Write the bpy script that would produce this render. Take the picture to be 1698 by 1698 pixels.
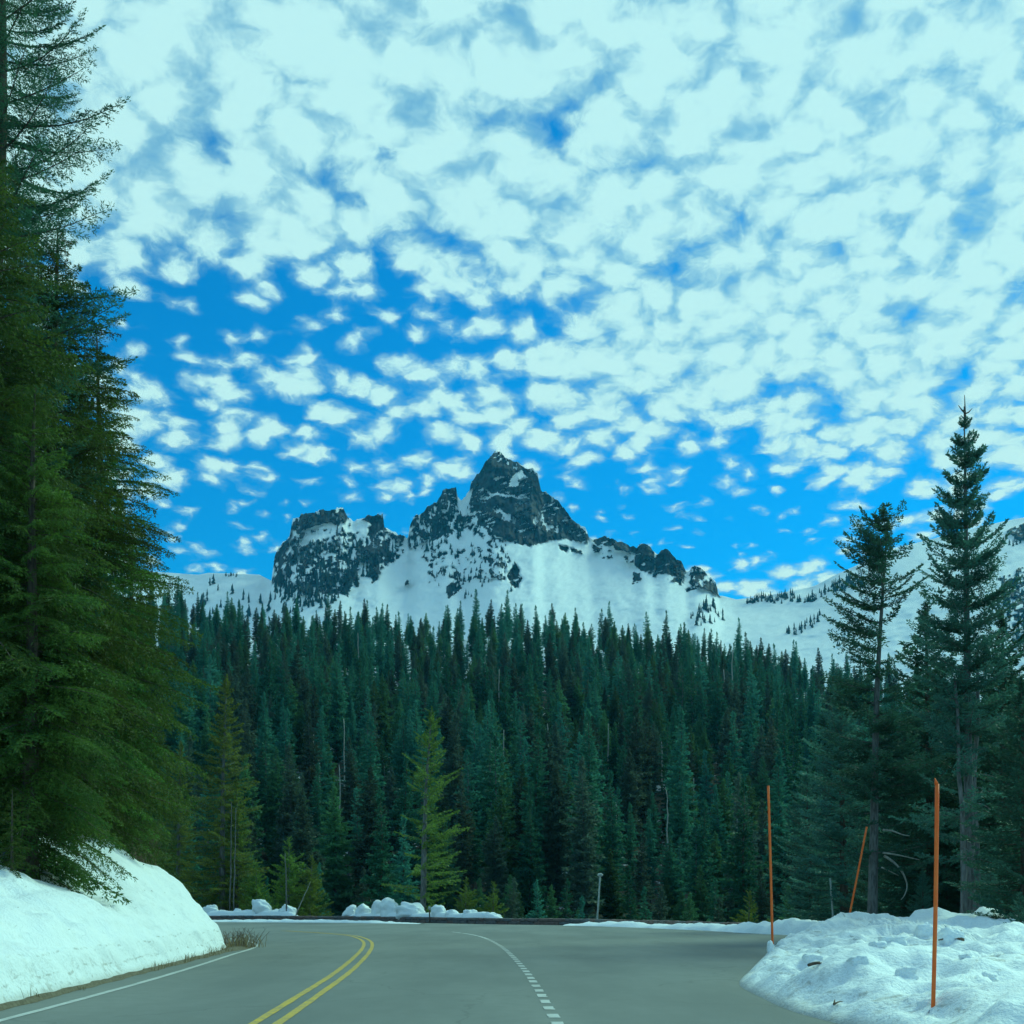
import bpy, math, random
import numpy as np
from mathutils import Vector
R = math.radians
for o in list(bpy.data.objects): bpy.data.objects.remove(o)
scene = bpy.context.scene
COL = scene.collection

# ---------------------------------------------------------------- camera
FPX, PITCH, CAMH = 1800.0, R(3.0), 1.5          # focal length in photo pixels
PPX, PPY = 849.0, 1500.0 - FPX * math.tan(PITCH)  # principal point, eye level at y = 1500
cam_d = bpy.data.cameras.new('camera')
cam = bpy.data.objects.new('camera', cam_d); COL.objects.link(cam)
cam.location = (0, 0, CAMH); cam.rotation_euler = (R(90) + PITCH, 0, 0)
cam_d.sensor_width = 36.0; cam_d.lens = 36.0 * FPX / 1698.0
cam_d.shift_y = (PPY - 849.0) / 1698.0
cam_d.clip_start = 0.1; cam_d.clip_end = 30000
scene.camera = cam
c_ = scene.cycles; c_.max_bounces = 5; c_.diffuse_bounces = 3; c_.glossy_bounces = 2; c_.transmission_bounces = 2; c_.volume_bounces = 0
scene.render.resolution_x = 1024; scene.render.resolution_y = 1024
scene.view_settings.view_transform = 'Standard'; scene.view_settings.look = 'None'
scene.view_settings.gamma = 1.0; scene.view_settings.exposure = 0.04

def pdir(px, py):
    x = (np.asarray(px, float) - PPX) / FPX; y = -(np.asarray(py, float) - PPY) / FPX
    c, s = math.cos(PITCH), math.sin(PITCH)
    return x, c - y * s, s + y * c
def at(px, py, Y):
    dx, dy, dz = pdir(px, py); t = Y / dy
    return np.stack([dx * t, np.broadcast_to(Y, np.shape(t)) * 1.0, CAMH + dz * t], -1)
def gp(px, py, z=0.0):
    dx, dy, dz = pdir(px, py); t = (z - CAMH) / dz
    return np.stack([dx * t, dy * t], -1)
def proj(P):
    P = np.asarray(P, float); c, s = math.cos(PITCH), math.sin(PITCH)
    z = P[..., 2] - CAMH; d = P[..., 1] * c + z * s; u = -P[..., 1] * s + z * c
    return PPX + FPX * P[..., 0] / d, PPY - FPX * u / d
def pxm(Y): return FPX / Y     # photo pixels per metre, roughly

# ---------------------------------------------------------------- sky and sun
SUN_AZ, SUN_EL = R(48), R(40)          # clockwise from the viewing direction (+Y)
world = bpy.data.worlds.new('World'); scene.world = world; world.use_nodes = True
class NT:
    def __init__(s, tree): s.t = tree
    def n(s, typ, ins=None, **kw):
        nd = s.t.nodes.new(typ)
        for k, v in kw.items(): setattr(nd, k, v)
        for k, v in (ins or {}).items(): s.put(nd.inputs[k], v)
        return nd
    def put(s, sock, v):
        if hasattr(v, 'is_output'): s.t.links.new(v, sock)
        else: sock.default_value = v
    def m(s, op, a, b=None, c=None, clamp=False):
        nd = s.t.nodes.new('ShaderNodeMath'); nd.operation = op; nd.use_clamp = clamp
        for i, v in enumerate((a, b, c)):
            if v is not None: s.put(nd.inputs[i], v)
        return nd.outputs[0]
    def v(s, op, a, b=None):
        nd = s.t.nodes.new('ShaderNodeVectorMath'); nd.operation = op
        s.put(nd.inputs[0], a)
        if b is not None: s.put(nd.inputs[3 if op == 'SCALE' else 1], b)
        return nd.outputs[1 if op in ('LENGTH', 'DOT_PRODUCT') else 0]
    def mix(s, f, a, b):
        nd = s.t.nodes.new('ShaderNodeMix'); nd.data_type = 'RGBA'
        s.put(nd.inputs[0], f); s.put(nd.inputs[6], a); s.put(nd.inputs[7], b)
        return nd.outputs[2]
    def ramp(s, f, lo, hi, a=0.0, b=1.0):
        nd = s.t.nodes.new('ShaderNodeMapRange'); nd.interpolation_type = 'SMOOTHSTEP'
        s.put(nd.inputs[0], f)
        for i, x in enumerate((lo, hi, a, b)): s.put(nd.inputs[i + 1], x)
        return nd.outputs[0]
    def noise(s, vec, scale, detail=3, rough=.5, dist=0.0, dim='3D', lac=2.0):
        nd = s.n('ShaderNodeTexNoise', {'Scale': scale, 'Detail': detail, 'Roughness': rough, 'Distortion': dist, 'Lacunarity': lac}, noise_dimensions=dim)
        if vec is not None: s.put(nd.inputs['Vector'], vec)
        return nd.outputs['Fac']
def rgb(r, g, b): return (r, g, b, 1.0)

W = NT(world.node_tree); world.node_tree.nodes.clear()
sky = W.n('ShaderNodeTexSky', sky_type='NISHITA', sun_disc=False, sun_elevation=SUN_EL, sun_rotation=SUN_AZ,
          altitude=1500, air_density=1.0, dust_density=0.4, ozone_density=1.5)
tc = W.n('ShaderNodeTexCoord'); sep = W.n('ShaderNodeSeparateXYZ', {0: tc.outputs['Generated']})
zc = W.m('ADD', W.m('MAXIMUM', sep.outputs[2], 0.0), 0.24)
P = W.n('ShaderNodeCombineXYZ', {0: W.m('DIVIDE', sep.outputs[0], zc), 1: W.m('DIVIDE', sep.outputs[1], zc), 2: 0.0}).outputs[0]
def sky_p(px, py):
    d = np.array(pdir(px, py)); d /= np.linalg.norm(d); return d[:2] / (d[2] + .24)
# puffs of one altocumulus layer, denser in banks and thinner in gaps
warp = W.n('ShaderNodeTexNoise', {'Vector': P, 'Scale': 12.0, 'Detail': 3.0, 'Roughness': .65})
Pw = W.v('ADD', P, W.v('SCALE', W.v('SUBTRACT', warp.outputs['Color'], (.5, .5, .5)), .060))
def puffs(vec, det):
    vo_ = W.n('ShaderNodeTexVoronoi', {'Vector': vec, 'Scale': 22.0, 'Detail': det, 'Roughness': .45, 'Lacunarity': 2.3, 'Smoothness': .5, 'Randomness': 1.0}, feature='SMOOTH_F1', voronoi_dimensions='2D', normalize=False)
    return vo_.outputs['Distance']
puff = W.m('SUBTRACT', .44, puffs(Pw, 0.0))
fine = W.noise(Pw, 38.0, 6, .60)
mid = W.noise(P, 4.5, 2, .5)
cov = W.m('MULTIPLY_ADD', mid, .85, -.33)
# gaps (negative) and banks (positive): centre, radius in the cloud plane, amount
BL = [((480, 525), (.32, .13), -.34), ((250, 550), (.30, .10), -.22), ((690, 500), (.12, .10), -.16), ((600, 870), (.9, .22), -.19), ((1130, 850), (.5, .18), -.26), ((400, 930), (1.0, .4), -.13),
      ((330, 110), (.38, .32), .66), ((720, 0), (.5, .22), .34), ((150, 300), (.16, .14), .24), ((1560, 470), (.42, .55), .36), ((1180, 590), (.30, .20), .20), ((1250, 250), (.42, .34), .26), ((1600, 120), (.4, .3), .16),
      ((960, 230), (.05, .04), -.26), ((625, 240), (.05, .03), -.36), ((375, 255), (.03, .03), -.4), ((620, 330), (.05, .05), -.3), ((500, 350), (.13, .05), .30), ((800, 430), (.14, .10), .18), ((650, 615), (.5, .07), .16), ((560, 725), (.55, .08), .14),
      ((1380, 968), (.9, .05), .45), ((1330, 880), (.6, .14), -.12)]
for (q, r, a) in BL:
    c = sky_p(*q)
    dv = W.v('MULTIPLY', W.v('SUBTRACT', P, (float(c[0]), float(c[1]), 0)), (1.15 / r[0], 1.15 / r[1], 0))
    e = W.m('EXPONENT', W.m('MULTIPLY', W.v('DOT_PRODUCT', dv, dv), -1.0))
    cov = W.m('MULTIPLY_ADD', e, a * (.72 if a > 0 else 1.0), cov)
dens = W.m('ADD', W.m('MULTIPLY_ADD', puff, 1.15, W.m('MULTIPLY_ADD', fine, 1.05, -.50)), cov)
alpha = W.ramp(dens, -.20, .42)
thick = W.m('MULTIPLY', W.ramp(W.m('MULTIPLY_ADD', cov, .34, W.m('MULTIPLY_ADD', puff, 1.2, W.m('MULTIPLY_ADD', fine, 1.7, -.85))), -.30, .42), W.ramp(dens, -.15, .35))
hor = W.ramp(sep.outputs[2], -.02, .06)
ccol = W.mix(thick, rgb(.24, .57, .72), rgb(.50, .89, .92))
tint = W.n('ShaderNodeMix', data_type='RGBA', blend_type='MULTIPLY')
tint.inputs[0].default_value = 1.0; W.put(tint.inputs[6], sky.outputs[0]); tint.inputs[7].default_value = rgb(.0, .100, .165)
skyc = tint.outputs[2]
out = W.mix(W.m('MULTIPLY', alpha, W.m('MULTIPLY_ADD', thick, .22, .76)), skyc, ccol)
bg = W.n('ShaderNodeBackground', {'Color': out, 'Strength': 1.0})
W.n('ShaderNodeOutputWorld', {'Surface': bg.outputs[0]})
world.cycles.sampling_method = 'MANUAL'; world.cycles.sample_map_resolution = 512

sd = bpy.data.lights.new('sun', 'SUN'); sd.energy = 2.7; sd.angle = R(24); sd.color = (.56, 1.0, .74)
sun = bpy.data.objects.new('sun', sd); COL.objects.link(sun)
sv = Vector((math.sin(SUN_AZ) * math.cos(SUN_EL), math.cos(SUN_AZ) * math.cos(SUN_EL), math.sin(SUN_EL)))
sun.rotation_euler = sv.to_track_quat('Z', 'Y').to_euler(); sun.location = sv * 60

# ---------------------------------------------------------------- helpers
def hsh(ix, iy, seed):
    h = (ix.astype(np.int64) * 374761393 + iy.astype(np.int64) * 668265263 + seed * 974634777) & 0xffffffff
    h = ((h ^ (h >> 13)) * 1274126177) & 0xffffffff
    h = ((h ^ (h >> 16)) * 2246822519) & 0xffffffff
    return ((h ^ (h >> 15)) & 0xffffff) / float(0xffffff)
def vn(x, y, seed=0):
    x = np.asarray(x, float); y = np.asarray(y, float)
    x, y = np.broadcast_arrays(x, y)
    ix, iy = np.floor(x), np.floor(y); fx, fy = x - ix, y - iy
    fx = fx * fx * (3 - 2 * fx); fy = fy * fy * (3 - 2 * fy)
    a, b = hsh(ix, iy, seed), hsh(ix + 1, iy, seed); c, d = hsh(ix, iy + 1, seed), hsh(ix + 1, iy + 1, seed)
    return (a * (1 - fx) + b * fx) * (1 - fy) + (c * (1 - fx) + d * fx) * fy
def fbm(x, y, oct=4, seed=0, rough=.5):
    s = 0; a = 1; tot = 0
    for i in range(oct):
        s = s + a * vn(np.asarray(x) * 2 ** i + 17.3 * i, np.asarray(y) * 2 ** i + 9.1 * i, seed + i); tot += a; a *= rough
    return s / tot
def ss(x, a, b):
    t = np.clip((np.asarray(x, float) - a) / (b - a), 0, 1); return t * t * (3 - 2 * t)

def mesh_np(name, V, F, mats=(), mi=None, smooth=False, attrs=None):
    V = np.ascontiguousarray(V, np.float32).reshape(-1, 3); F = np.ascontiguousarray(F, np.int32)
    me = bpy.data.meshes.new(name); k = F.shape[1]
    me.vertices.add(len(V)); me.vertices.foreach_set('co', V.ravel())
    me.loops.add(F.size); me.loops.foreach_set('vertex_index', F.ravel())
    me.polygons.add(len(F)); me.polygons.foreach_set('loop_start', np.arange(0, F.size, k, dtype=np.int32))
    for m in mats: me.materials.append(m)
    if mi is not None: me.polygons.foreach_set('material_index', np.ascontiguousarray(mi, np.int32))
    me.polygons.foreach_set('use_smooth', np.full(len(F), smooth, dtype=bool))
    for an, av in (attrs or {}).items():
        a = me.attributes.new(an, 'FLOAT', 'POINT'); a.data.foreach_set('value', np.ascontiguousarray(av, np.float32).ravel())
    me.update(calc_edges=True); me.validate()
    return me
def grid_faces(nr, nc):
    i = np.arange(nr - 1)[:, None] * nc + np.arange(nc - 1)[None]
    return np.stack([i, i + 1, i + nc + 1, i + nc], -1).reshape(-1, 4)
def link(name, me, parent=None, loc=None, label=None, cat=None, group=None, kind=None):
    o = bpy.data.objects.new(name, me); COL.objects.link(o)
    if parent is not None: o.parent = parent
    if loc is not None: o.location = [float(v) for v in loc]
    if label: o['label'] = label
    if cat: o['category'] = cat
    if group: o['group'] = group
    if kind: o['kind'] = kind
    return o
def thing(name, loc, label, cat, group=None, rz=0.0, sc=1.0):
    o = link(name, None, None, loc, label, cat, group); o.rotation_euler[2] = rz; o.scale = (sc, sc, sc)
    o.empty_display_size = .3
    return o
def tube(pts, rad, n=8, cap=True, jit=0.0, rng=None):
    pts = np.asarray(pts, float); rad = np.broadcast_to(rad, len(pts)); V = []; F = []
    for i, p in enumerate(pts):
        t = pts[min(i + 1, len(pts) - 1)] - pts[max(i - 1, 0)]; t = t / (np.linalg.norm(t) + 1e-9)
        a = np.cross(t, [0.31, .95, 0.05] if abs(t[1]) < .9 else [1, 0, 0]); a /= np.linalg.norm(a); b = np.cross(t, a)
        th = np.arange(n) * 2 * math.pi / n
        r = rad[i] * (1 + (rng.uniform(-jit, jit, n) if jit else 0))
        V.append(p + (np.cos(th) * r)[:, None] * a + (np.sin(th) * r)[:, None] * b)
    m = len(pts); V = np.concatenate(V)
    for i in range(m - 1):
        for j in range(n):
            k = (j + 1) % n; F.append((i * n + j, i * n + k, (i + 1) * n + k, (i + 1) * n + j))
    if cap:
        V = np.concatenate([V, pts[:1], pts[-1:]]); c0, c1 = m * n, m * n + 1
        for j in range(n):
            k = (j + 1) % n
            F.append((k, j, c0, c0)); F.append(((m - 1) * n + j, (m - 1) * n + k, c1, c1))
    return V, F
def mesh_py(name, V, F, mat, smooth=True):
    F = [tuple(dict.fromkeys(int(i) for i in f)) for f in F]
    me = bpy.data.meshes.new(name); me.from_pydata([tuple(map(float, v)) for v in V], [], F)
    me.materials.append(mat)
    me.polygons.foreach_set('use_smooth', [smooth] * len(F)); me.update()
    return me

# ---------------------------------------------------------------- materials
def mat(name):
    m = bpy.data.materials.new(name); m.use_nodes = True; m.node_tree.nodes.clear()
    return m, NT(m.node_tree)
def finish(N, col, rough=.8, bump=None, bdist=.02, bstr=1.0, spec=.3, **kw):
    b = N.n('ShaderNodeBsdfPrincipled', {'Base Color': col, 'Roughness': rough, 'Specular IOR Level': spec})
    for k, v in kw.items(): N.put(b.inputs[k], v)
    if bump is not None:
        bn = N.n('ShaderNodeBump', {'Height': bump, 'Distance': bdist, 'Strength': bstr}); N.put(b.inputs['Normal'], bn.outputs[0])
    N.n('ShaderNodeOutputMaterial', {'Surface': b.outputs[0]})
    return b
def geo_pos(N): return N.n('ShaderNodeNewGeometry').outputs['Position']
def obj_pos(N): return N.n('ShaderNodeTexCoord').outputs['Object']

def snow_mat(name, dirt=.0, bs=.05, sc=2.0):
    m, N = mat(name); p = geo_pos(N)
    n1 = N.noise(p, sc, 5, .6); n2 = N.noise(p, sc * 9, 4, .6)
    c = N.mix(n1, rgb(.80, .83, .84), rgb(.90, .91, .91))
    if dirt:
        d = N.ramp(N.m('MULTIPLY_ADD', N.noise(p, 5.5, 6, .7), 1.0, N.m('MULTIPLY', N.noise(p, .8, 2), .35)), .70, .84)
        low = N.ramp(N.n('ShaderNodeSeparateXYZ', {0: p}).outputs[2], .0, .75, 1.0, .25)
        c = N.mix(N.m('MULTIPLY', N.m('MULTIPLY', d, low), dirt * .45), c, rgb(.23, .20, .15))
        zz = N.m('ADD', N.n('ShaderNodeSeparateXYZ', {0: p}).outputs[2], N.m('MULTIPLY', N.noise(p, .9, 3), .35))
        lay = N.m('MULTIPLY', N.m('ADD', N.ramp(N.m('ABSOLUTE', N.m('SUBTRACT', zz, .50)), .035, .006), N.ramp(N.m('ABSOLUTE', N.m('SUBTRACT', zz, .84)), .03, .006)), N.ramp(N.noise(p, 2.6, 4, .7), .48, .62))
        c = N.mix(N.m('MULTIPLY', lay, dirt * .55), c, rgb(.25, .22, .17))
        d2 = N.ramp(N.noise(p, 22, 4, .6), .64, .70)
        c = N.mix(N.m('MULTIPLY', N.m('MULTIPLY', d2, low), dirt * .6), c, rgb(.18, .15, .11))
        foot = N.ramp(N.m('ADD', N.n('ShaderNodeSeparateXYZ', {0: p}).outputs[2], N.m('MULTIPLY', n2, .12)), .04, .26, .75, 0.0)
        c = N.mix(N.m('MULTIPLY', foot, dirt), c, rgb(.34, .31, .25))
    finish(N, c, .6, N.m('ADD', n1, N.m('MULTIPLY', n2, .35)), bs, 1.0, .25, **{'Subsurface Weight': 0.0})
    return m
M_snow = snow_mat('snow', .9, .08, 2.2)
M_snow_clean = snow_mat('snow_clean', 0.0, .10, 1.6)

def road_mat():
    m, N = mat('asphalt'); p = geo_pos(N)
    big = N.noise(N.v('MULTIPLY', p, (.35, .10, 1)), 1.0, 4, .6); fine = N.noise(p, 55, 2, .6); mid = N.noise(p, 3.0, 4, .6)
    c = N.mix(N.ramp(big, .3, .7), rgb(.155, .165, .155), rgb(.22, .228, .21))
    c = N.mix(N.m('MULTIPLY', N.ramp(mid, .35, .7), .35), c, rgb(.16, .165, .15))
    c = N.mix(N.m('MULTIPLY', N.ramp(fine, .5, .75), .35), c, rgb(.33, .33, .30))
    c = N.mix(N.m('MULTIPLY', N.ramp(fine, .45, .2), .4), c, rgb(.09, .09, .085))
    sx = N.n('ShaderNodeSeparateXYZ', {0: p})
    # long seams and darker bands across the pull-out
    w = N.m('ADD', sx.outputs[1], N.m('MULTIPLY', N.noise(p, .5, 4, .6), 3.0))
    band = N.m('MULTIPLY', N.ramp(N.m('ABSOLUTE', N.m('SUBTRACT', w, 33.0)), 2.2, .3), .18)
    band2 = N.m('MULTIPLY', N.ramp(N.m('ABSOLUTE', N.m('SUBTRACT', w, 52.0)), 4.0, .8), .15)
    c = N.mix(N.m('ADD', band, band2), c, rgb(.125, .13, .12))
    crk = N.n('ShaderNodeTexVoronoi', {'Vector': N.v('ADD', p, N.v('SCALE', N.n('ShaderNodeTexNoise', {'Vector': p, 'Scale': .8, 'Detail': 4.0}).outputs['Color'], 1.6)), 'Scale': .16}, feature='DISTANCE_TO_EDGE')
    c = N.mix(N.m('MULTIPLY', N.ramp(crk.outputs['Distance'], .006, .002), .22), c, rgb(.07, .07, .065))
    finish(N, c, .85, fine, .006, .8, .25)
    return m
M_road = road_mat()
def paint_mat(name, col, wear=.5):
    m, N = mat(name); p = geo_pos(N)
    w = N.ramp(N.m('ADD', N.m('MULTIPLY', N.noise(p, 40, 4, .7), .6), N.m('MULTIPLY', N.noise(p, 4, 3), .4)), .40, .66)
    finish(N, N.mix(N.m('MULTIPLY', w, wear), col, rgb(.2, .2, .18)), .7)
    return m
M_yellow = paint_mat('yellow_paint', rgb(.66, .42, .05), .75)
M_white = paint_mat('white_paint', rgb(.58, .57, .54), .55)

def simple(name, c1, c2, sc=8, rough=.85, bd=.01, det=5):
    m, N = mat(name); p = obj_pos(N); n = N.noise(p, sc, det, .65)
    finish(N, N.mix(N.ramp(n, .3, .7), rgb(*c1), rgb(*c2)), rough, n, bd)
    return m
M_ground = None
def ground_mat():
    m, N = mat('forest_floor'); p = geo_pos(N)
    n = N.noise(p, .12, 5, .65); f = N.noise(p, 1.2, 4)
    c = N.mix(f, rgb(.05, .05, .03), rgb(.10, .085, .055))
    up = N.ramp(N.n('ShaderNodeSeparateXYZ', {0: p}).outputs[2], 70, 120, 0.0, .25)
    c = N.mix(N.ramp(N.m('ADD', n, up), .57, .62), c, rgb(.82, .84, .85))
    finish(N, c, .9, f, .2)
    return m
M_ground = ground_mat()
M_dirt = simple('roadside_dirt', (.10, .08, .05), (.20, .165, .11), 14, .95, .02)
M_stone = [simple('wall_stone_%d' % i, a, b, 5, .9, .03) for i, (a, b) in enumerate((((.10, .085, .08), (.20, .17, .16)), ((.13, .09, .08), (.22, .15, .13)), ((.08, .08, .085), (.17, .165, .16))))]
def bark_mat(name, a, b):
    m, N = mat(name); p = obj_pos(N)
    q = N.v('MULTIPLY', p, (9, 9, 1.6)); n = N.noise(q, 1.6, 5, .65); k = N.noise(p, 1.1, 3)
    c = N.mix(N.ramp(n, .3, .68), rgb(*a), rgb(*b)); c = N.mix(N.m('MULTIPLY', N.ramp(k, .5, .7), .4), c, rgb(b[0] * 1.3, b[1] * 1.35, b[2] * 1.3))
    finish(N, c, .95, n, .04)
    return m
M_bark = bark_mat('bark_brown', (.05, .038, .028), (.14, .105, .08))
M_bark_pale = bark_mat('bark_grey', (.075, .07, .065), (.20, .19, .18))
M_dead = bark_mat('dead_wood', (.24, .22, .18), (.44, .41, .36))
def leaf_mat(name, dark, light, brown=.0, nsc=1.1, vr=(.8, .62)):
    m, N = mat(name); p = geo_pos(N)
    at_ = N.n('ShaderNodeAttribute', attribute_name='tone').outputs['Fac']
    oi = N.n('ShaderNodeObjectInfo').outputs['Random']
    n = N.noise(p, nsc, 3, .6)
    f = N.m('ADD', N.m('MULTIPLY', at_, .38), N.m('MULTIPLY', N.ramp(n, .34, .66), .62))
    c = N.mix(f, rgb(*dark), rgb(*light))
    hs = N.n('ShaderNodeHueSaturation', {'Color': c, 'Hue': N.m('MULTIPLY_ADD', oi, .05, .475), 'Saturation': 1.0, 'Value': N.m('MULTIPLY_ADD', oi, *vr)})
    c = hs.outputs[0]
    if brown: c = N.mix(N.m('MULTIPLY', N.ramp(N.noise(p, nsc * 1.7, 2), .56, .72), brown), c, rgb(.10, .075, .035))
    d = N.n('ShaderNodeBsdfPrincipled', {'Base Color': c, 'Roughness': .6, 'Specular IOR Level': .25})
    t = N.n('ShaderNodeBsdfTranslucent', {'Color': c})
    mx = N.n('ShaderNodeMixShader', {0: .45, 1: d.outputs[0], 2: t.outputs[0]})
    N.n('ShaderNodeOutputMaterial', {'Surface': mx.outputs[0]})
    return m
M_leaf_olive = leaf_mat('needles_olive', (.024, .082, .018), (.115, .205, .032), .30, .55)
M_leaf_dark = leaf_mat('needles_dark', (.022, .085, .045), (.06, .16, .075), .2, .6)
M_leaf_fir = leaf_mat('needles_fir', (.028, .105, .075), (.075, .20, .13), .2, .6)
M_leaf_bright = leaf_mat('needles_bright', (.08, .135, .03), (.21, .29, .05), .25, .8, (.4, .9))
M_leaf_far = leaf_mat('needles_far', (.022, .135, .088), (.07, .26, .155), .0, .08)
M_leaf_far_c = leaf_mat('needles_far_green', (.038, .125, .052), (.115, .25, .095), .0, .08)
M_leaf_far_b = leaf_mat('needles_far_brownish', (.045, .085, .06), (.10, .16, .10), .4, .08)
M_orange = simple('orange_paint', (.92, .125, .015), (.98, .19, .035), 3, .5, .002)
M_pole = simple('weathered_pole', (.30, .34, .32), (.45, .48, .44), 6, .7, .002)
M_drygrass = simple('dry_grass', (.18, .13, .06), (.34, .26, .13), 30, .9, .001)
M_twig = simple('twig_brown', (.09, .06, .04), (.17, .12, .085), 12, .9, .002)

# ---------------------------------------------------------------- layout curves on the ground (from eye height 1.5 m)
EDGE_PX = [(330, 1526.5), (560, 1528), (830, 1533), (960, 1534.5), (1100, 1538.5), (1280, 1546), (1400, 1550)]
EDGE = np.array([gp(*p) for p in EDGE_PX])             # far edge of the pavement
EDGE = np.concatenate([[[-140, EDGE[0, 1] + 55]], EDGE, [[44, 44], [80, 30], [300, -60]]])
def edge_y(X): return np.interp(X, EDGE[:, 0], EDGE[:, 1])
RIDGE_PX = [(-400, 1010), (0, 1030), (300, 1038), (460, 1054), (640, 1072), (800, 1062), (900, 1072), (1050, 1085), (1200, 1108), (1320, 1145), (1420, 1165), (1600, 1180), (2200, 1150)]
RX = np.array([p[0] for p in RIDGE_PX], float); RY = np.array([p[1] for p in RIDGE_PX], float)
YR, YB = 520.0, 150.0
def terr(X, Y):
    X = np.asarray(X, float); Y = np.asarray(Y, float); X, Y = np.broadcast_arrays(X, Y)
    Ys = np.maximum(Y, 30.0); px = PPX + FPX * .99 * X / Ys
    ry = np.interp(px, RX, RY); _, dy, dz = pdir(PPX, ry); zr = CAMH + dz / dy * YR
    e = Y - edge_y(X)
    drop = -np.clip((e - 1.2) * .5, 0, 12.0)
    hill = -13.0 + (zr + 13.0) * np.clip((Y - YB) / (YR - YB), 0, 1) ** 1.12
    far = zr + (Y - YR) * .15
    z = np.where(Y < YB, drop - np.where(e > 24, np.clip((e - 24) * .03, 0, 1), 0), np.where(Y < YR, hill, far))
    z = z + np.where(Y > YB, (fbm(X / 60, Y / 60, 3, 5) - .5) * 14 * ss(Y, YB, YB + 60) * (1 - .6 * ss(Y, 420, 520)), 0)
    return np.where(e < .4, -.06, z)
xs = np.concatenate([[-9000, -5000, -2500, -1200, -800], np.arange(-600, -150, 15), np.arange(-150, 150, 3), np.arange(150, 601, 15), [800, 1200, 2500, 5000, 9000]]).astype(float)
ys = np.concatenate([[-6000, -2000, -500, -150, -60], np.arange(-30, 150, 2.5), np.arange(150, 540, 6), np.arange(550, 1400, 50), [1700, 2500, 4000, 8000]]).astype(float)
GX, GY = np.meshgrid(xs, ys)
GZ = terr(GX, np.minimum(GY, 1400))
link('ground', mesh_np('ground', np.stack([GX, GY, GZ], -1), grid_faces(len(ys), len(xs)), [M_ground], smooth=True), kind='structure')

# ---------------------------------------------------------------- road and its markings
ex = np.concatenate([np.arange(-150, -40, 5), np.arange(-40, 45, 1.0), np.arange(45, 121, 5)])
rv, tt = [], np.linspace(0, 1, 60)
top = edge_y(ex)
RV = np.stack([np.broadcast_to(ex, (60, len(ex))), -40 + (top + 40)[None] * tt[:, None], np.zeros((60, len(ex)))], -1)
road = link('road', mesh_np('road', RV, grid_faces(60, len(ex)), [M_road]), kind='structure')

def resample(P, step):
    P = np.asarray(P, float)
    # Catmull-Rom then even steps
    Q = [];
    for i in range(len(P) - 1):
        p0, p1, p2, p3 = P[max(i - 1, 0)], P[i], P[i + 1], P[min(i + 2, len(P) - 1)]
        for t in np.linspace(0, 1, 24, endpoint=False):
            Q.append(.5 * ((2 * p1) + (-p0 + p2) * t + (2 * p0 - 5 * p1 + 4 * p2 - p3) * t * t + (-p0 + 3 * p1 - 3 * p2 + p3) * t ** 3))
    Q.append(P[-1]); Q = np.array(Q); s = np.concatenate([[0], np.cumsum(np.linalg.norm(np.diff(Q, axis=0), axis=1))])
    n = max(2, int(s[-1] / step) + 1); u = np.linspace(0, s[-1], n)
    return np.stack([np.interp(u, s, Q[:, k]) for k in range(Q.shape[1])], -1)
def normals2(P):
    t = np.gradient(P, axis=0); t /= np.linalg.norm(t, axis=1)[:, None] + 1e-9
    return np.stack([-t[:, 1], t[:, 0]], -1)
def strip(name, P, off, w, z, m, parent, rag=.008, seed=1):
    n = normals2(P); r = np.random.RandomState(seed)
    a = P + n * (off - w / 2 + r.uniform(-rag, rag, len(P)))[:, None]; b = P + n * (off + w / 2 + r.uniform(-rag, rag, len(P)))[:, None]
    V = np.concatenate([np.c_[a, np.full(len(P), z)], np.c_[b, np.full(len(P), z)]]); k = len(P)
    F = [(i, i + 1, k + i + 1, k + i) for i in range(k - 1)]
    return link(name, mesh_np(name, V, np.array(F)[:, ::-1], [m]), road)
YC = [(440, 1698), (495, 1662), (566, 1614), (597, 1587), (609, 1571.5), (609, 1562), (598, 1555.5), (578, 1551), (530, 1547), (470, 1543.5)]
yc = np.array([gp(*p) for p in YC]); d0 = (yc[0] - yc[1]) / np.linalg.norm(yc[0] - yc[1])
yc = resample(np.concatenate([[yc[0] + d0 * 16], yc]), .5)
strip('yellow_centre_line', yc, .155, .125, .006, M_yellow, road, seed=1); strip('yellow_centre_line', yc, -.155, .125, .006, M_yellow, road, seed=2)
WL = [(0, 1693), (120, 1661), (240, 1628), (330, 1601), (382, 1584), (412, 1575), (424, 1569.5), (421, 1564), (405, 1559.5), (380, 1556), (330, 1551)]
wl = np.array([gp(*p) for p in WL]); d0 = (wl[0] - wl[1]) / np.linalg.norm(wl[0] - wl[1])
wl = resample(np.concatenate([[wl[0] + d0 * 16], wl]), .5)
strip('white_edge_line', wl, 0, .13, .006, M_white, road, seed=3)
DL = [(925, 1698), (908, 1668), (890, 1637), (872, 1611), (850, 1586), (830, 1569), (805, 1556), (780, 1549.5), (750, 1545.5)]
dl = np.array([gp(*p) for p in DL]); d0 = (dl[0] - dl[1]) / np.linalg.norm(dl[0] - dl[1])
dl = resample(np.concatenate([[dl[0] + d0 * 9], dl]), .1)
sd_ = np.arange(len(dl)) * .1; rr = random.Random(4); s0 = 0.0
while s0 < sd_[-1] - 1:
    far = dl[int(s0 * 10)][1] > 46
    ln = 5.0 if far else .58 + rr.uniform(-.05, .05)
    i0, i1 = int(s0 * 10), min(int((s0 + ln) * 10), len(dl) - 1)
    if i1 - i0 > 2:
        strip('white_dash', dl[i0:i1 + 1], 0, .15, .006, M_white, road, .01, int(s0 * 7))
    s0 += 5.3 if far else 1.08

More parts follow.
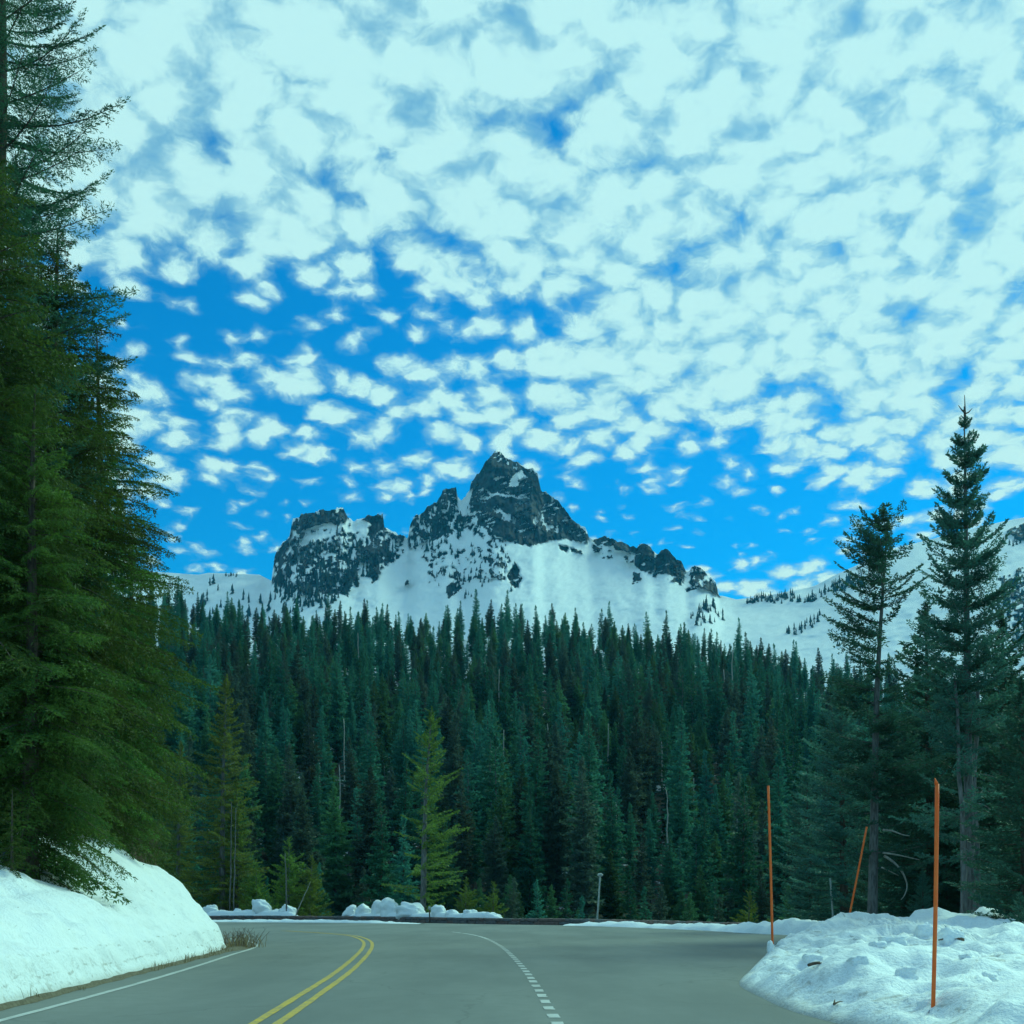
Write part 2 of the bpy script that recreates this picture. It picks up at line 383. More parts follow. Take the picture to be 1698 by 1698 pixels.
# strip of dirt and dead grass between the asphalt edge and the left bank
BANK_PX = [(0, 1673), (100, 1648), (200, 1622), (300, 1597), (350, 1584), (371, 1577), (376, 1571)]
bk = np.array([gp(*p) for p in BANK_PX]); d0 = (bk[0] - bk[1]) / np.linalg.norm(bk[0] - bk[1])
bk = np.concatenate([[bk[0] + d0 * q for q in (24, 20, 16, 12, 9, 6, 4, 2)], bk, [(-12.0, 41.5), (-17, 44.5), (-26, 48), (-45, 54), (-80, 66)]])
bk = resample(bk, .25)
nb = normals2(bk)
sh = []
rs = np.random.RandomState(3)
w_out = .04 + .16 * fbm(np.arange(len(bk)) * .4, 0, 3, 3) + .75 * np.exp(-((bk[:, 1] - 38.5) / 3.2) ** 2)
V = np.concatenate([np.c_[bk + nb * .5, np.full(len(bk), .02)], np.c_[bk - nb * (w_out * .5)[:, None], .05 + .03 * rs.rand(len(bk))], np.c_[bk - nb * w_out[:, None], np.full(len(bk), .003)]])
k = len(bk); F = [(r * k + i, r * k + i + 1, (r + 1) * k + i + 1, (r + 1) * k + i) for r in range(2) for i in range(k - 1)]
link('dirt_shoulder', mesh_np('dirt_shoulder', V, np.array(F)[:, ::-1], [M_dirt], smooth=True), kind='structure')

# ---------------------------------------------------------------- snow banks
def dist_poly(X, Y, P):
    q = np.stack([X, Y], -1).reshape(-1, 2); best = np.full(len(q), 1e9); sarg = np.zeros(len(q))
    a, b = P[:-1], P[1:]; ab = b - a; L2 = (ab ** 2).sum(1) + 1e-12
    for i in range(0, len(q), 4000):
        c = q[i:i + 4000, None] - a[None]; t = np.clip((c * ab).sum(-1) / L2, 0, 1)
        d = np.linalg.norm(c - t[..., None] * ab, axis=-1); j = d.argmin(1)
        best[i:i + 4000] = d[np.arange(len(j)), j]; sarg[i:i + 4000] = j + t[np.arange(len(j)), j]
    return best.reshape(X.shape), sarg.reshape(X.shape)
bks = bk[::1]
def bank_h(X, Y, d=None, s=None):
    if d is None: d, s = dist_poly(X, Y, bk)
    yb = np.interp(s, np.arange(len(bk)), bk[:, 1])
    k_ = .28 + .50 * ss(yb, 18, 36)
    cut = .66 * ss(d, 0, .34 + .2 * fbm(X * .8, Y * .8, 2, 8)) + .20 * ss(d, .3, 1.4)
    slope = k_ * 12 * (1 - np.exp(-np.maximum(d - .3, 0) / 12))
    lump = (fbm(X * .45, Y * .45, 4, 21) - .5) * 1.1 * ss(d, .25, 3) + (fbm(X * 1.3, Y * 1.3, 4, 22) - .5) * .42 * ss(d, .1, .8) + (fbm(X * 4, Y * 4, 3, 23) - .5) * .12 * ss(d, .05, .4)
    ledge = .22 * ss(fbm(X * .25, Y * .25 + d * .8, 3, 30), .45, .6) * ss(d, .4, .8)
    return cut + slope + lump + ledge
cpt = np.array([-70.0, 8.0])
d_in = np.concatenate([np.linspace(0, .5, 11), np.linspace(.6, 2.4, 19), np.linspace(2.7, 8, 24), np.linspace(9, 26, 14)])
dirv = cpt - bk; dist = np.linalg.norm(dirv, axis=1); dirv /= dist[:, None]
Lm = np.minimum(d_in[None] , dist[:, None] * .97)
BX = bk[:, None, 0] + dirv[:, None, 0] * Lm; BY = bk[:, None, 1] + dirv[:, None, 1] * Lm
jit = (fbm(BX * .9, BY * .9, 3, 4) - .5) * .35 * (d_in[None] < .01 + 0 * BX)
BX += jit
BD, BS = dist_poly(BX, BY, bk)
BD[:, 0] = 0
BZ = bank_h(BX, BY, BD, BS); BZ[:, 0] = -.02
fold = (fbm(BX * 1.3, BZ * 3 + BY * 1.3, 3, 40) - .5) * .16 * ss(BD, .02, .2) * (1 - ss(BD, 1, 3))
BX = BX + fold
link('snow_bank', mesh_np('snow_bank', np.stack([BX, BY, BZ], -1), grid_faces(len(bk), len(d_in))[:, ::-1], [M_snow], smooth=True),
     label='tall ploughed snow bank with a cut face, under the big conifers beside the left lane', cat='snow bank')

# right mound: a closed outline on the ground, rising to a bumpy top
MD_PX = [(1376, 1551), (1330, 1559), (1282, 1574), (1262, 1590), (1240, 1612), (1224, 1632), (1262, 1655), (1312, 1677), (1392, 1699), (1490, 1726), (1640, 1790)]
md = [gp(*p) for p in MD_PX] + [(9, 3), (18, 2), (26, 8), (22, 15), (16.5, 20), (15.8, 24), (17.5, 29), (19, 34), (17.5, 38), (14.5, 41.5), (12.5, 44)]
md = np.array(md + [md[0]]); md = resample(md, .16)
mc = np.array([10.0, 21.0])
tt = np.concatenate([np.linspace(0, .12, 14), np.linspace(.14, 1, 60)])
MX = md[:, None, 0] * (1 - tt) + mc[0] * tt; MY = md[:, None, 1] * (1 - tt) + mc[1] * tt
MDist, _ = dist_poly(MX, MY, md)
def mound_h(X, Y, d):
    f = ss(Y, 24, 36) * ss(X, 7.5, 12)
    h = .36 * (1 - np.exp(-d / .45)) + .16 * ss(d, .4, 3.0) + .42 * f * ss(d, .3, 2.2)
    ch = np.abs(fbm(X * .55 + 3, Y * .40, 3, 51) - .5) * 2
    h = h + (fbm(X * .5, Y * .35, 3, 52) - .5) * .85 * ss(d, .1, 1.6) + (.4 - ch) * .34 * ss(d, .1, 1) + (.5 - np.abs(fbm(X * 1.3, Y * .8, 3, 57) - .5) * 2.6) * .20 * ss(d, .05, .7)
    h = h + (fbm(X * 2.1, Y * 1.5, 4, 53) - .5) * .34 * ss(d, .0, .35)
    pk = np.exp(-(((X - 14.0) / .55) ** 2 + ((Y - 36.5) / 1.4) ** 2)) * .55 + np.exp(-(((X - 15.6) / .9) ** 2 + ((Y - 36.0) / 1.4) ** 2)) * .35
    return h + pk
MZ = mound_h(MX, MY, MDist); MZ[:, 0] = np.where(md[:, 0] > 12, -1.6, -.03)
o = link('snow_mound', mesh_np('snow_mound', np.stack([MX, MY, MZ], -1), grid_faces(len(md), len(tt)), [M_snow], smooth=True),
     label='broad lumpy snow mound filling the lower right corner, around the nearest orange stake', cat='snow mound')

# low snow berm along the far edge of the pull-out
def berm(name, px_pts, hts, wid, label, seed, m=M_snow_clean):
    P = resample(np.array([gp(*p) for p in px_pts]), .3); n = normals2(P); k = len(P)
    hh = np.interp(np.linspace(0, 1, k), np.linspace(0, 1, len(hts)), hts) * (.55 + .9 * fbm(np.arange(k) * .33, 0, 4, seed, .65))
    us = np.linspace(-1, 1, 11); V = []
    for u in us:
        a = P + n * (u * wid * (.8 + .4 * fbm(np.arange(k) * .3, u * 2, 3, seed + 3)))[:, None]
        z = hh * (1 - abs(u) ** 2.2) * (.75 + .5 * fbm(np.arange(k) * .55, u * 3, 3, seed + 6)) - .04 * abs(u)
        V.append(np.c_[a, z])
    F = grid_faces(len(us), k)[:, ::-1]
    me = mesh_np(name, np.concatenate(V), F, [m], smooth=True)
    return link(name, me, label=label, cat='snow bank')
berm('snow_berm', [(945, 1534.5), (1020, 1536), (1100, 1539), (1200, 1543.5), (1280, 1548), (1380, 1551.5), (1450, 1549), (1520, 1547)], [.12, .35, .22, .38, .42, .75, .7, .8], .9,
     'low ragged snow berm along the far pavement edge behind the left orange stake', 71)
berm('snow_berm', [(340, 1528.5), (420, 1529), (500, 1529.5), (580, 1530), (700, 1532)], [.16, .24, .20, .2, .05], .6, 'thin strip of leftover snow at the foot of the low wall by the curve', 76)

# ---------------------------------------------------------------- low stone wall, snow chunks on it
wp = resample(np.array([gp(*p) for p in [(300, 1525.6), (560, 1527.2), (830, 1532), (960, 1533.8), (1100, 1537.6), (1260, 1544)]]), .2)
wall = thing('stone_wall', (*wp[0], 0), 'low dark stone guard wall along the outer edge of the curve', 'wall')
rw = random.Random(8); pieces = []
def stone_mesh(i):
    r = np.random.RandomState(i); v = []
    for z in (0, 1):
        for (x, y) in ((-.5, -.5), (.5, -.5), (.5, .5), (-.5, .5)): v.append((x + r.uniform(-.05, .05), y + r.uniform(-.06, .06), z + r.uniform(-.07, .03)))
    for (x, y) in ((-.38, -.38), (.38, -.38), (.38, .38), (-.38, .38)): v.append((x + r.uniform(-.06, .06), y + r.uniform(-.06, .06), 1.08 + r.uniform(-.04, .05)))
    for (x, z) in ((-.36, .2), (.36, .2), (.36, .8), (-.36, .8)): v.append((x + r.uniform(-.06, .06), -.62 + r.uniform(-.05, .05), z + r.uniform(-.06, .06)))
    F = [(1, 2, 6, 5), (2, 3, 7, 6), (3, 0, 4, 7), (4, 5, 9, 8), (5, 6, 10, 9), (6, 7, 11, 10), (7, 4, 8, 11), (8, 9, 10, 11), (0, 1, 13, 12), (1, 5, 14, 13), (5, 4, 15, 14), (4, 0, 12, 15), (12, 13, 14, 15)]
    return mesh_py('stone', v, F, M_stone[i % 3], False)
SM = [stone_mesh(i) for i in range(9)]
def wall_row(z0, h, lo, hi, start):
    i = start
    while i < len(wp) - 8:
        n = rw.randint(lo, hi); j = min(i + n, len(wp) - 1); a, b = wp[i], wp[j]; L = float(np.linalg.norm(b - a))
        o = link('stone', rw.choice(SM), wall); mid_ = (a + b) / 2 - wp[0]
        o.location = (float(mid_[0]), float(mid_[1]), z0); o.rotation_euler[2] = math.atan2(b[1] - a[1], b[0] - a[0]) + rw.uniform(-.03, .03)
        o.scale = (L - .035, .42 + rw.uniform(-.05, .06), h * rw.uniform(.9, 1.06)); i = j
wall_row(-.05, .26, 4, 7, 0); wall_row(.205, .23, 3, 6, 2)

import bmesh
def ico(sub):
    bm = bmesh.new(); bmesh.ops.create_icosphere(bm, subdivisions=sub, radius=1.0)
    V = np.array([v.co[:] for v in bm.verts]); F = np.array([[v.index for v in f.verts] for f in bm.faces]); bm.free(); return V, F
IV4, IF4 = ico(4); IV3, IF3 = ico(3)
def wall_y(px): return float(np.interp(px, proj(np.c_[wp, np.zeros(len(wp))])[0], wp[:, 1]))
def wd0(a, b): return (b - a) / 2 * 90 / FPX
def chunk(x0, x1, ytop, ybase, seed, label, Y=None, name='snow_chunk', lean=0.0, boxy=.18, dep=.75):
    xm = (x0 + x1) / 2
    if Y is None: Y = wall_y(xm) + .9 + wd0(x0, x1) * .5
    c = at(xm, ybase, Y); wd = (x1 - x0) / 2 * Y / FPX; ht = (ybase - ytop) * Y / FPX
    r = np.random.RandomState(seed); V = IV4.copy()
    e = 1 - boxy; V = np.sign(V) * np.abs(V) ** e; V /= np.abs(V).max()
    u = V.copy()
    for k in range(5):                                    # broken facets
        n = r.normal(size=3); n /= np.linalg.norm(n); n[2] = abs(n[2]) * .8; dd = r.uniform(.62, .9)
        s = u @ n; u -= np.clip(s - dd, 0, None)[:, None] * n * .85
    nz = (fbm(u[:, 0] * 1.7 + seed, u[:, 1] * 1.7 + u[:, 2] * 2.3, 4, seed) - .5)
    u = u * (1 + .75 * nz[:, None])
    u -= [(u[:, 0].max() + u[:, 0].min()) / 2, 0, 0]; u[:, 0] /= np.abs(u[:, 0]).max(); u[:, 2] = (u[:, 2] + .55) / (u[:, 2].max() + .55)
    P_ = u * [wd, wd * dep, ht]; P_[:, 0] += lean * P_[:, 2]; P_[:, 2] = np.maximum(P_[:, 2], -.6)
    return link(name, mesh_np(name, P_, IF4, [M_snow_clean], smooth=True), loc=c, label=label, cat='snow chunk', group='snow chunks along the low wall')
for i, a in enumerate([
    (333, 362, 1500, 1518, 'small wedge of snow on the wall, just past the tip of the left snow bank', .1),
    (386, 401, 1506, 1518, 'small snow lump at the foot of the twin thin trunks on the wall', 0),
    (401, 419, 1508, 1518, 'low rounded snow lump just left of the tall pointed chunk', 0),
    (418, 453, 1491, 1518, 'tall pointed snow chunk on the wall behind the tip of the left bank', -.25),
    (449, 467, 1507, 1518, 'low snow lump between two taller chunks on the left of the wall', 0),
    (463, 494, 1499, 1519, 'rounded snow chunk ending the left group on the wall', -.3),
    (566, 593, 1500, 1520, 'sloping snow chunk starting the long middle group on the wall', .35),
    (588, 618, 1498, 1521, 'blocky snow chunk second from the left in the middle group', 0),
    (614, 641, 1492, 1521, 'upright snow chunk left of the tallest one on the wall', 0),
    (630, 665, 1488, 1522, 'tallest peaked snow chunk on the wall left of the lone tree', -.15),
    (657, 709, 1495, 1523, 'wide block of snow on the wall right below the lone tree trunk', 0),
    (714, 742, 1500, 1524, 'rounded snow chunk just right of the small marker post', 0),
    (738, 764, 1508, 1525, 'low jagged snow chunk right of the rounded one by the post', -.2),
    (764, 792, 1508, 1525, 'flat snow chunk third to the right of the small marker post', 0),
    (789, 806, 1513, 1526, 'smallest snow lump near the right end of the wall snow', 0),
    (803, 836, 1512, 1527, 'last snow chunk at the right end of the snow on the wall', -.2)]):
    chunk(a[0], a[1], a[2], a[3], 100 + i * 7, a[4], lean=a[5])
def slab(x0, x1, yb, label, seed):
    P = resample(np.array([np.array(gp(x, 1530)) for x in (x0, (x0 + x1) / 2, x1)]), .25)
    xm = np.linspace(x0, x1, len(P)); Yv = np.array([wall_y(x) for x in xm]) + 1.0; A = np.array([at(x, yb, y) for x, y in zip(xm, Yv)]); 
    k = len(P); us = np.linspace(-1, 1, 9); V = []
    tp = np.clip(np.minimum(np.linspace(0, 1, k), np.linspace(1, 0, k)) * 12, 0, 1)
    for u in us: V.append(A + np.stack([0 * Yv, .75 * u + 0 * Yv, tp * (.26 + .38 * fbm(np.arange(k) * .3, u, 3, seed)) * (1 - u ** 4) - .2 * u ** 4], -1))
    link('snow_strip', mesh_np('snow_strip', np.concatenate(V), grid_faces(9, k)[:, ::-1], [M_snow_clean], smooth=True), label=label, cat='snow')
slab(336, 494, 1518.5, 'thin snow bed under the left group of chunks on the wall', 5)
slab(566, 836, 1523, 'thin snow bed under the long middle group of chunks on the wall', 6)

def inside(P, x, y):
    c = False
    for (x1, y1), (x2, y2) in zip(P[:-1], P[1:]):
        if (y1 > y) != (y2 > y) and x < (x2 - x1) * (y - y1) / (y2 - y1) + x1: c = not c
    return c
def mound_hit(px, py):
    """where the line of sight through a photo point meets the mound"""
    Ys = np.arange(9, 46, .1); Pq = np.array([at(px, py, y) for y in Ys]); d, _ = dist_poly(Pq[:, 0], Pq[:, 1], md); hh = mound_h(Pq[:, 0], Pq[:, 1], d)
    for q, h in zip(Pq, hh):
        if q[2] < h and inside(md, q[0], q[1]): return q
    return at(px, py, 30)

# ---------------------------------------------------------------- mountain: ridge line and rock/snow areas, each at its own distance
RIDGE = [(-500, 880), (-200, 905), (100, 932), (250, 948), (330, 953), (345, 950), (380, 951), (430, 953), (450, 963), (453, 940), (456, 920), (463, 905), (472, 897), (480, 891), (485.5, 861), (494, 857), (507.6, 849.6), (520, 850), (535.6, 845),
 (545, 848), (559, 843), (569, 843), (573, 852), (577, 858), (586, 864), (594, 860), (612, 855), (620, 858), (627, 853), (635, 854), (637, 875), (653, 881), (671, 890), (675.5, 894), (677, 888), (680, 870), (686, 858), (695, 852), (702, 848), (708, 841),
 (724, 833), (730, 822), (734, 814), (747.6, 808), (756, 808), (759, 824), (765, 829), (772, 823), (779, 814), (781, 799.5), (791, 789), (798, 778), (803, 768.6), (808, 764), (813, 757), (821, 749.5), (831, 751), (838, 758), (851.6, 765.6), (858, 767), (865, 771.5), (872, 779),
 (882.5, 777.5), (891, 786), (894, 801), (897, 813), (906, 817), (919, 826), (928, 833), (935.5, 843.6), (945, 856), (956, 867), (971, 876), (977, 891), (985.6, 894), (1000, 889), (1015, 895), (1033, 900), (1056, 908.5), (1062, 900), (1071, 901), (1078, 907), (1086, 917),
 (1090, 920), (1097.5, 910), (1106, 911), (1113, 919), (1121, 927.6), (1130, 929), (1137, 947), (1143, 948), (1147.5, 939), (1155, 938), (1165, 945), (1174, 954), (1186, 964), (1192, 988), (1198, 988), (1221, 994), (1260, 990), (1300, 982), (1350, 972), (1384, 954), (1417, 939),
 (1444, 925), (1500, 905), (1560, 890), (1620, 875), (1662, 865), (1698, 858), (1800, 840), (2200, 800)]
RA = np.array(RIDGE, float)
# rock areas: (share of rock, outline); later rows overrule earlier ones
ROCK = [
 (.52, [(452, 966), (456, 920), (472, 897), (485, 862), (520, 880), (575, 885), (640, 885), (672, 895), (665, 925), (640, 935), (612, 930), (600, 945), (570, 955), (530, 968), (500, 990), (455, 968)]),
 (.86, [(485, 866), (494, 856), (508, 848), (536, 843), (571, 841), (579, 860), (565, 872), (548, 866), (520, 872), (490, 886)]),
 (.10, [(500, 896), (520, 880), (550, 872), (580, 866), (585, 872), (560, 884), (530, 894), (508, 903)]),
 (.85, [(452, 968), (456, 925), (466, 905), (476, 905), (468, 940), (470, 970)]),
 (.65, [(505, 985), (520, 955), (570, 945), (590, 938), (593, 965), (570, 985), (540, 985)]),
 (.92, [(598, 862), (612, 853), (637, 852), (639, 876), (626, 883), (612, 888), (606, 878), (616, 868)]),
 (.55, [(606, 890), (640, 880), (676, 893), (665, 925), (640, 945), (632, 915), (608, 908)]),
 (.98, [(611, 910), (628, 906), (631, 950), (620, 968), (612, 952)]),
 (.75, [(632, 905), (656, 908), (650, 928), (633, 944)]),
 (.12, [(596, 880), (606, 872), (611, 880), (604, 900), (590, 898)]),
 (.58, [(676, 895), (680, 868), (687, 856), (708, 840), (730, 820), (757, 826), (772, 832), (785, 870), (765, 880), (745, 890), (700, 900), (690, 915), (678, 908)]),
 (.85, [(700, 850), (710, 842), (728, 850), (745, 850), (750, 880), (720, 885), (712, 870)]),
 (.97, [(728, 824), (735, 812), (747, 806), (758, 806), (762, 840), (750, 838), (742, 830)]),
 (.12, [(757, 823), (768, 828), (782, 848), (786, 872), (772, 870), (760, 845)]),
 (.985, [(779, 818), (780, 799), (802, 768), (820, 747), (832, 749), (873, 777), (892, 784), (898, 812), (929, 832), (957, 866), (979, 890), (972, 901), (940, 893), (912, 897), (875, 906), (840, 896), (815, 885), (788, 882), (778, 850)]),
 (.55, [(765, 850), (785, 850), (806, 868), (822, 888), (805, 894), (785, 885), (770, 868)]),
 (.62, [(805, 838), (836, 846), (868, 868), (850, 872), (820, 858)]),
 (.70, [(868, 850), (905, 852), (932, 872), (925, 888), (900, 878), (875, 868)]),
 (.70, [(834, 752), (850, 766), (872, 778), (872, 792), (850, 812), (838, 800), (845, 780)]),
 (.08, [(848, 790), (866, 778), (872, 790), (858, 803), (849, 812), (842, 802)]),
 (.05, [(803, 811), (812, 816), (835, 820), (878, 824), (877, 827), (834, 825), (806, 819)]),
 (.15, [(816, 841), (828, 850), (822, 853)]), (.15, [(884, 862), (902, 858), (896, 866), (884, 867)]), (.15, [(838, 854), (850, 862), (843, 862)]),
 (.60, [(800, 888), (835, 893), (842, 915), (850, 942), (842, 932), (828, 912), (808, 902)]),
 (.95, [(851, 940), (855, 930), (864, 955), (863, 974), (849, 972), (842, 955)]),
 (.85, [(785, 932), (806, 938), (806, 950), (790, 951), (784, 942)]),
 (.26, [(690, 905), (780, 905), (835, 915), (840, 960), (770, 965), (735, 955), (690, 925)]),
 (.62, [(705, 948), (718, 946), (722, 962), (712, 966)]),
 (.90, [(739, 972), (748, 966), (765, 962), (763, 982), (742, 992)]),
 (.85, [(668, 967), (676, 960), (680, 968), (672, 971)]),
 (.93, [(982, 896), (1000, 887), (1058, 907), (1057, 918), (1030, 913), (1008, 905), (988, 902)]),
 (.65, [(983, 904), (1000, 904), (1000, 917), (985, 917)]), (.9, [(926, 905), (944, 907), (941, 915), (929, 913)]), (.9, [(946, 909), (968, 914), (966, 920), (950, 917)]),
 (.45, [(998, 912), (1014, 912), (1016, 925), (1000, 925)]), (.42, [(1034, 918), (1052, 918), (1050, 934), (1033, 934)]),
 (.95, [(1054, 918), (1061, 898), (1072, 899), (1087, 917), (1087, 932), (1080, 952), (1065, 946), (1052, 938)]),
 (.95, [(1089, 920), (1097, 908), (1107, 909), (1122, 926), (1131, 927), (1138, 948), (1133, 957), (1115, 955), (1096, 951), (1081, 958), (1086, 940)]),
 (.93, [(1050, 948), (1063, 950), (1059, 968), (1048, 970)]),
 (.80, [(1145, 948), (1147, 937), (1156, 936), (1175, 952), (1188, 962), (1194, 990), (1182, 984), (1160, 975), (1138, 982), (1144, 962)]),
 (.3, [(1108, 957), (1135, 957), (1133, 970), (1112, 966)]),
 (.55, [(1655, 960), (1698, 940), (1760, 960), (1760, 1090), (1680, 1060)]),
 (.9, [(1668, 880), (1698, 868), (1720, 880), (1710, 900), (1680, 892)]),
]
def in_poly(x, y, poly):
    r = np.zeros(x.shape, bool); n = len(poly)
    for i in range(n):
        (x1, y1), (x2, y2) = poly[i], poly[(i + 1) % n]
        if y1 == y2: continue
        c = ((y1 > y) != (y2 > y)) & (x < (x2 - x1) * (y - y1) / (y2 - y1) + x1); r ^= c
    return r
cx = np.concatenate([np.arange(-500, 300, 12), np.arange(300, 1215, 1.5), np.arange(1215, 1720, 3), np.arange(1720, 2200, 16)]).astype(float)
NRW = 200
def blur1(a):
    k = np.exp(-(np.arange(-16, 17) / 7.0) ** 2); k /= k.sum(); return np.convolve(np.pad(a, 16, mode='edge'), k, 'valid')
vv = np.linspace(0, 1, NRW); YBOT = 1190.0
rid = np.interp(cx, RA[:, 0], RA[:, 1])
rock_near = ((cx > 452) & (cx < 1193)).astype(float)
ridj = rock_near * (fbm(cx / 5, 0, 4, 91, .65) - .5) * 8.0
PXg = np.broadcast_to(cx, (NRW, len(cx))); PYg = YBOT + (blur1(rid) - YBOT)[None] * (vv[:, None] ** .85) + (rid + ridj - blur1(rid))[None] * vv[:, None] ** 9
nzA = fbm(PXg / 7, PYg / 5.5, 4, 60, .6); nzB = fbm(PXg / 4, PYg / 9, 3, 64, .62)
wx = PXg + (fbm(PXg / 8, PYg / 8, 3, 70) - .5) * 9; wy = PYg + (fbm(PXg / 8, PYg / 8, 3, 74) - .5) * 7
dn = np.zeros_like(PYg)
for (d_, poly) in ROCK: dn = np.where(in_poly(wx, wy, poly), d_, dn)
# rank the noise so that a share d of an area turns to rock
nn = .6 * nzA + .4 * nzB; srt = np.sort(nn.ravel()); rank = np.searchsorted(srt, nn.ravel()).reshape(nn.shape) / nn.size
rock = ss(dn - rank, -.03, .05)
led = fbm(PXg / 11 + PYg / 30, PYg / 2.6 + PXg / 9, 3, 66); rock = np.where(dn > .9, np.where((led > .665) & (fbm(PXg / 24, PYg / 18, 2, 68) > .46), .12, 1.0), rock); rock = np.where(dn <= 0, 0, rock)
# distance by walking up each column with a slope for snow or for cliff
def blur(A, n):
    for _ in range(n):
        B = np.pad(A, 1, mode='edge'); A = (B[:-2, 1:-1] + B[2:, 1:-1] + B[1:-1, :-2] + B[1:-1, 2:] + 2 * B[1:-1, 1:-1]) / 6
    return A
steep = blur(dn, 14)
ts = .66 + .85 * steep
_, dy_, dz_ = pdir(PXg, PYg); tanv = dz_ / dy_
YD = np.zeros_like(PYg); YD[0] = 1450 + 260 * ss(np.abs(cx - 800), 350, 700) - 380 * ss(cx, 1250, 1650)
for i in range(1, NRW):
    z0 = YD[i - 1] * tanv[i - 1]; YD[i] = (YD[i - 1] * ts[i] - z0) / np.maximum(ts[i] - tanv[i], .12)
YD = np.clip(YD, 900, 4200)
def gblur(A, s, ax):
    r = int(s * 2.5); k = np.exp(-(np.arange(-r, r + 1) / s) ** 2 / 2); k /= k.sum()
    return np.apply_along_axis(lambda v: np.convolve(np.pad(v, r, mode='edge'), k, 'valid'), ax, A)
YD = gblur(gblur(YD, 90, 1), 6, 0)
rel = (fbm(PXg / 26, PYg / 34, 4, 80, .55) - .5) * 130 + np.abs(fbm(PXg / 8, PYg / 16, 4, 84, .6) - .5) * 70
rel2 = (fbm(PXg / 160, PYg / 70, 3, 88) - .5) * 30
YD = YD + blur(rock, 1) * rel + rel2 * ss(vv, 0, .2)[:, None] + (1 - blur(rock, 1)) * (fbm(PXg / 16 + PYg / 20, PYg / 9, 3, 97) - .5) * 16 - rock * 9
MV = at(PXg, PYg, YD)
back = [MV[-1] + np.stack([0 * cx, 0 * cx + dY, -dZ + 0 * cx], -1) for dY, dZ in ((60, 40), (260, 260), (900, 700), (2500, 900))]
MVf = np.concatenate([MV.reshape(-1, 3)] + back); rows = NRW + len(back)
rk = np.concatenate([rock.ravel(), np.zeros(len(cx) * len(back))])
def mountain_mat():
    m, N = mat('mountain'); p = geo_pos(N)
    a = N.n('ShaderNodeAttribute', attribute_name='rock').outputs['Fac']
    n = N.noise(p, .05, 6, .65); n2 = N.noise(N.v('MULTIPLY', p, (1, 1, .35)), .16, 4, .6)
    rc = N.mix(N.ramp(n, .3, .7), rgb(.013, .016, .020), rgb(.042, .045, .048)); rc = N.mix(N.m('MULTIPLY', N.ramp(n2, .5, .75), .4), rc, rgb(.075, .075, .07))
    s = N.mix(N.noise(p, .012, 4), rgb(.74, .78, .80), rgb(.88, .90, .91))
    f = N.ramp(N.m('ADD', a, N.m('MULTIPLY', N.m('SUBTRACT', N.noise(p, .22, 4, .7), .5), .55)), .38, .62)
    finish(N, N.mix(f, s, rc), .8, N.m('MULTIPLY', N.m('ADD', n, n2), f), 9.0, .9, .1)
    return m
mount = link('mountain', mesh_np('mountain', MVf, grid_faces(rows, len(cx)), [mountain_mat()], smooth=True, attrs={'rock': rk}), kind='structure')
# sparse subalpine trees on the snow slopes: far too small and many to pick apart
def mtn_point(px, py):
    j = int(np.clip(np.searchsorted(cx, px), 1, len(cx) - 1)); col = PYg[:, j]
    i = int(np.argmin(np.abs(col - py))); return MV[i, j]
rm = np.random.RandomState(12); tv, tf, tn = [], [], 0
def mini_tree(p, h, w):
    global tn
    lay = 6; n = 6
    for k in range(lay):
        z0 = h * (k / lay) * .95; z1 = z0 + h * .34; r = w * (1 - k / lay) * rm.uniform(.75, 1.2) + .1
        th = rm.uniform(0, 6.3) + np.arange(n) * 2 * math.pi / n
        rr_ = r * rm.uniform(.55, 1.25, n)
        ring = np.stack([np.cos(th) * rr_, np.sin(th) * rr_, z0 + rm.uniform(-.05, .05, n) * h], -1)
        tv.append(np.concatenate([ring, [[0, 0, min(z1, h)]]]) + p)
        for q in range(n): tf.append((tn + q, tn + (q + 1) % n, tn + n))
        tn += n + 1
def scatter(poly, count, h0, h1, thr=0):
    P_ = np.array(poly, float); c = 0; tries = 0
    while c < count and tries < count * 40:
        tries += 1; x, y = rm.uniform(P_[:, 0].min(), P_[:, 0].max()), rm.uniform(P_[:, 1].min(), P_[:, 1].max())
        if not in_poly(np.array([x]), np.array([y]), poly)[0]: continue
        if thr and fbm(np.array([x / 14]), np.array([y / 10]), 2, 33)[0] < thr: continue
        q = mtn_point(x, y); h = rm.uniform(h0, h1) * q[1] / FPX; mini_tree(q - [0, 0, h * .08], h, h * rm.uniform(.16, .27)); c += 1
scatter([(455, 930), (520, 905), (600, 905), (660, 905), (640, 935), (590, 975), (520, 995), (455, 985)], 230, 8, 18, .42)
scatter([(455, 985), (520, 955), (592, 945), (592, 980), (540, 1010), (470, 1020)], 140, 10, 22)
scatter([(680, 905), (690, 865), (730, 840), (760, 850), (775, 890), (700, 915)], 80, 7, 15)
scatter([(690, 905), (840, 905), (850, 990), (740, 1000)], 60, 6, 13, .5)
scatter([(1228, 1000), (1260, 990), (1310, 985), (1330, 1000), (1300, 1003)], 50, 8, 15)
scatter([(1325, 1003), (1350, 985), (1400, 958), (1425, 950), (1430, 975), (1370, 985), (1335, 1005)], 70, 9, 18)
scatter([(1300, 1050), (1345, 1028), (1363, 1012), (1366, 1022), (1330, 1055)], 26, 8, 15)
scatter([(1370, 1040), (1420, 1020), (1430, 1060), (1380, 1075)], 8, 6, 14)
scatter([(1650, 985), (1698, 945), (1720, 960), (1720, 1090), (1660, 1060)], 90, 9, 20)
scatter([(1665, 905), (1700, 880), (1700, 895), (1675, 910)], 6, 10, 15)
scatter([(330, 1010), (330, 960), (400, 985), (455, 985), (455, 1030), (330, 1040)], 40, 10, 24, .4)
